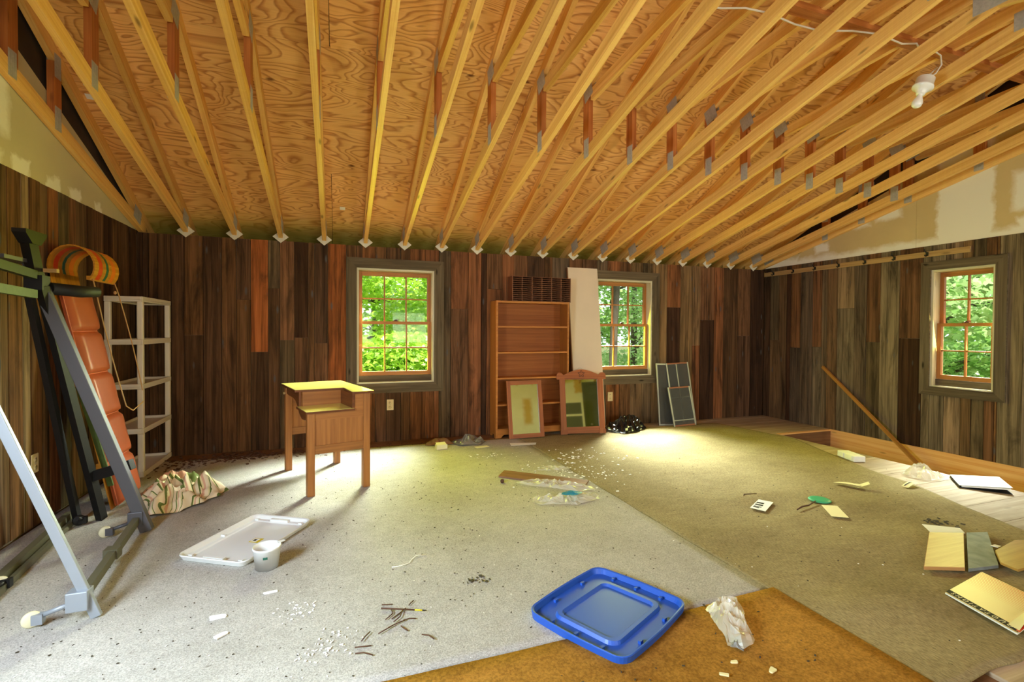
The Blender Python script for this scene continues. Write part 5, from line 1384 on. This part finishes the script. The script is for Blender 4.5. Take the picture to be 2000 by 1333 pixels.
def tree(label, x, y, h, trunk_r, clumps, nleaf, leaf, m, seed, group, gz=-2.75, name='tree', branches=7):
    """trunk, branches to the leaf clumps, one leaf mesh; clumps are (dx,dy,z,rx,rz) about the trunk"""
    rg = random.Random(seed); nr = np.random.default_rng(seed)
    t = thing(name, label, 'tree' if name == 'tree' else 'shrub', (x, y, gz), 0, group)
    pts = [(0, 0, 0)]; rr = [trunk_r * 1.25]
    for k in range(1, 9):
        a = k / 8; pts.append((rg.gauss(0, .10) * a, rg.gauss(0, .10) * a, h * a)); rr.append(trunk_r * (1 - .75 * a))
    MB().tube(pts, rr, 10).build('trunk', 'bark', t)
    C = []; Sz = []
    tot = sum(c[3] ** 2 for c in clumps)
    for i, (dx, dy, z, rx, rz) in enumerate(clumps):
        if i < branches:
            b0 = max(.3, min(h * .9, (z - gz) - rx * .5)); k = min(7, int(b0 / h * 8)); p0 = Vector(pts[k]).lerp(Vector(pts[k + 1]), b0 / h * 8 - k)
            p1 = Vector((dx, dy, z - gz)); md = p0.lerp(p1, .5) + Vector((rg.gauss(0, .1), rg.gauss(0, .1), .15))
            br = MB().tube([p0, md, p1], [trunk_r * .35, trunk_r * .22, trunk_r * .06], 6)
            for q in range(5):
                d = Vector((rg.gauss(0, 1), rg.gauss(0, 1), rg.gauss(0, .5))); d.normalize()
                br.tube([md.lerp(p1, rg.uniform(0, .9)), p1 + d * rx * .8], [trunk_r * .09, trunk_r * .02], 4)
            br.build('branch', 'bark', t)
        n = int(nleaf * rx ** 2 / tot)
        d = nr.normal(0, 1, (n, 3)); d /= np.linalg.norm(d, axis=1)[:, None]; r = nr.uniform(0.15, 1, n) ** .5
        # leaves gather in flat sprays
        p = d * r[:, None] * np.array([rx, rx, rz]) + np.array([dx, dy, z - gz])
        p[:, 2] = np.round(p[:, 2] / .16) * .16 + nr.normal(0, .035, n)
        C.append(p); Sz.append(nr.uniform(.7, 1.25, n) * leaf)
    C = np.concatenate(C); Sz = np.concatenate(Sz)
    fo = bpy.data.objects.new('foliage', leaf_mesh('foliage', C, Sz, m, seed)); COL.objects.link(fo); fo.parent = t; tag(fo, kind='stuff')
    return t
def crown(n, sx, sy, z0, z1, r0, r1, seed, cx=0, cy=0):
    rg = random.Random(seed)
    return [(cx + rg.uniform(-sx, sx), cy + rg.uniform(-sy, sy), rg.uniform(z0, z1), rg.uniform(r0, r1), rg.uniform(r0, r1) * .7) for _ in range(n)]
TG = 'trees outside the windows'
tree('leafy maple tree close outside the left back window', 2.6, 10.2, 7.5, .13, crown(16, 1.6, 1.0, -.4, 4.0, .6, 1.1, 1, -1.5, -.4), 26000, .105, 'leaf_a', 1, TG)
tree('second maple tree further off outside the left back window', -.2, 13.5, 9, .16, crown(16, 2.4, 1.2, -1.0, 6.0, .8, 1.4, 2, 1.2, 0), 16000, .14, 'leaf_a', 2, TG)
tree('dark-trunked tree straight outside the right back window', 8.1, 13.2, 11, .16, crown(10, 1.6, 1.2, 1.6, 6.5, .8, 1.4, 3, 0, 0), 8000, .14, 'leaf_c', 3, TG)
tree('slim tree at the left of the right back window view', 7.5, 14.6, 10, .10, crown(9, 1.5, 1.2, .4, 6, .8, 1.2, 4, .4, .2), 7000, .14, 'leaf_b', 4, TG)
tree('tree with pale leaves at the right of the right back window view', 10.3, 15.5, 11, .15, crown(12, 1.8, 1.4, -.5, 6, .9, 1.4, 5, -.4, -.5), 9000, .15, 'leaf_c', 5, TG)
tree('low bush at the bottom of the right back window view', 8.4, 12.4, 1.8, .05, crown(9, 1.5, .7, -2.2, -.3, .5, .8, 6), 6000, .12, 'leaf_b', 6, TG, name='shrub')
tree('tree close outside the right-hand window', 11.4, 6.5, 9, .14, crown(14, 1.3, 1.5, -.6, 5.0, .7, 1.2, 7, -.2, -.4), 11000, .14, 'leaf_c', 7, TG)
tree('leaning tree further off outside the right-hand window', 15.5, 9.0, 10, .20, crown(14, 2.2, 2.2, -1.2, 6.0, 1.0, 1.6, 8, 0, -.8), 9000, .18, 'leaf_b', 8, TG)
for i, (x, y, m) in enumerate(((1.5, 22, 'leaf_a'), (7.5, 24, 'leaf_b'), (14, 23, 'leaf_b'), (19.5, 26, 'leaf_c'), (23, 13.5, 'leaf_b'), (21, 8.5, 'leaf_c'), (27, 18, 'leaf_b'))):
    lab = ['far woodland tree behind the two maples', 'far woodland tree right of the maples', 'far woodland tree behind the dark-trunked tree', 'far woodland tree behind the pale-leaved tree', 'far woodland tree behind the leaning tree', 'far woodland tree right of the leaning tree', 'farthest woodland tree between the window views'][i]
    tree(lab, x, y, 12, .22, crown(16, 3.4, 1.8, -1.8, 8.5, 1.4, 2.2, 20 + i), 8000, .26, m, 20 + i, TG, branches=5)
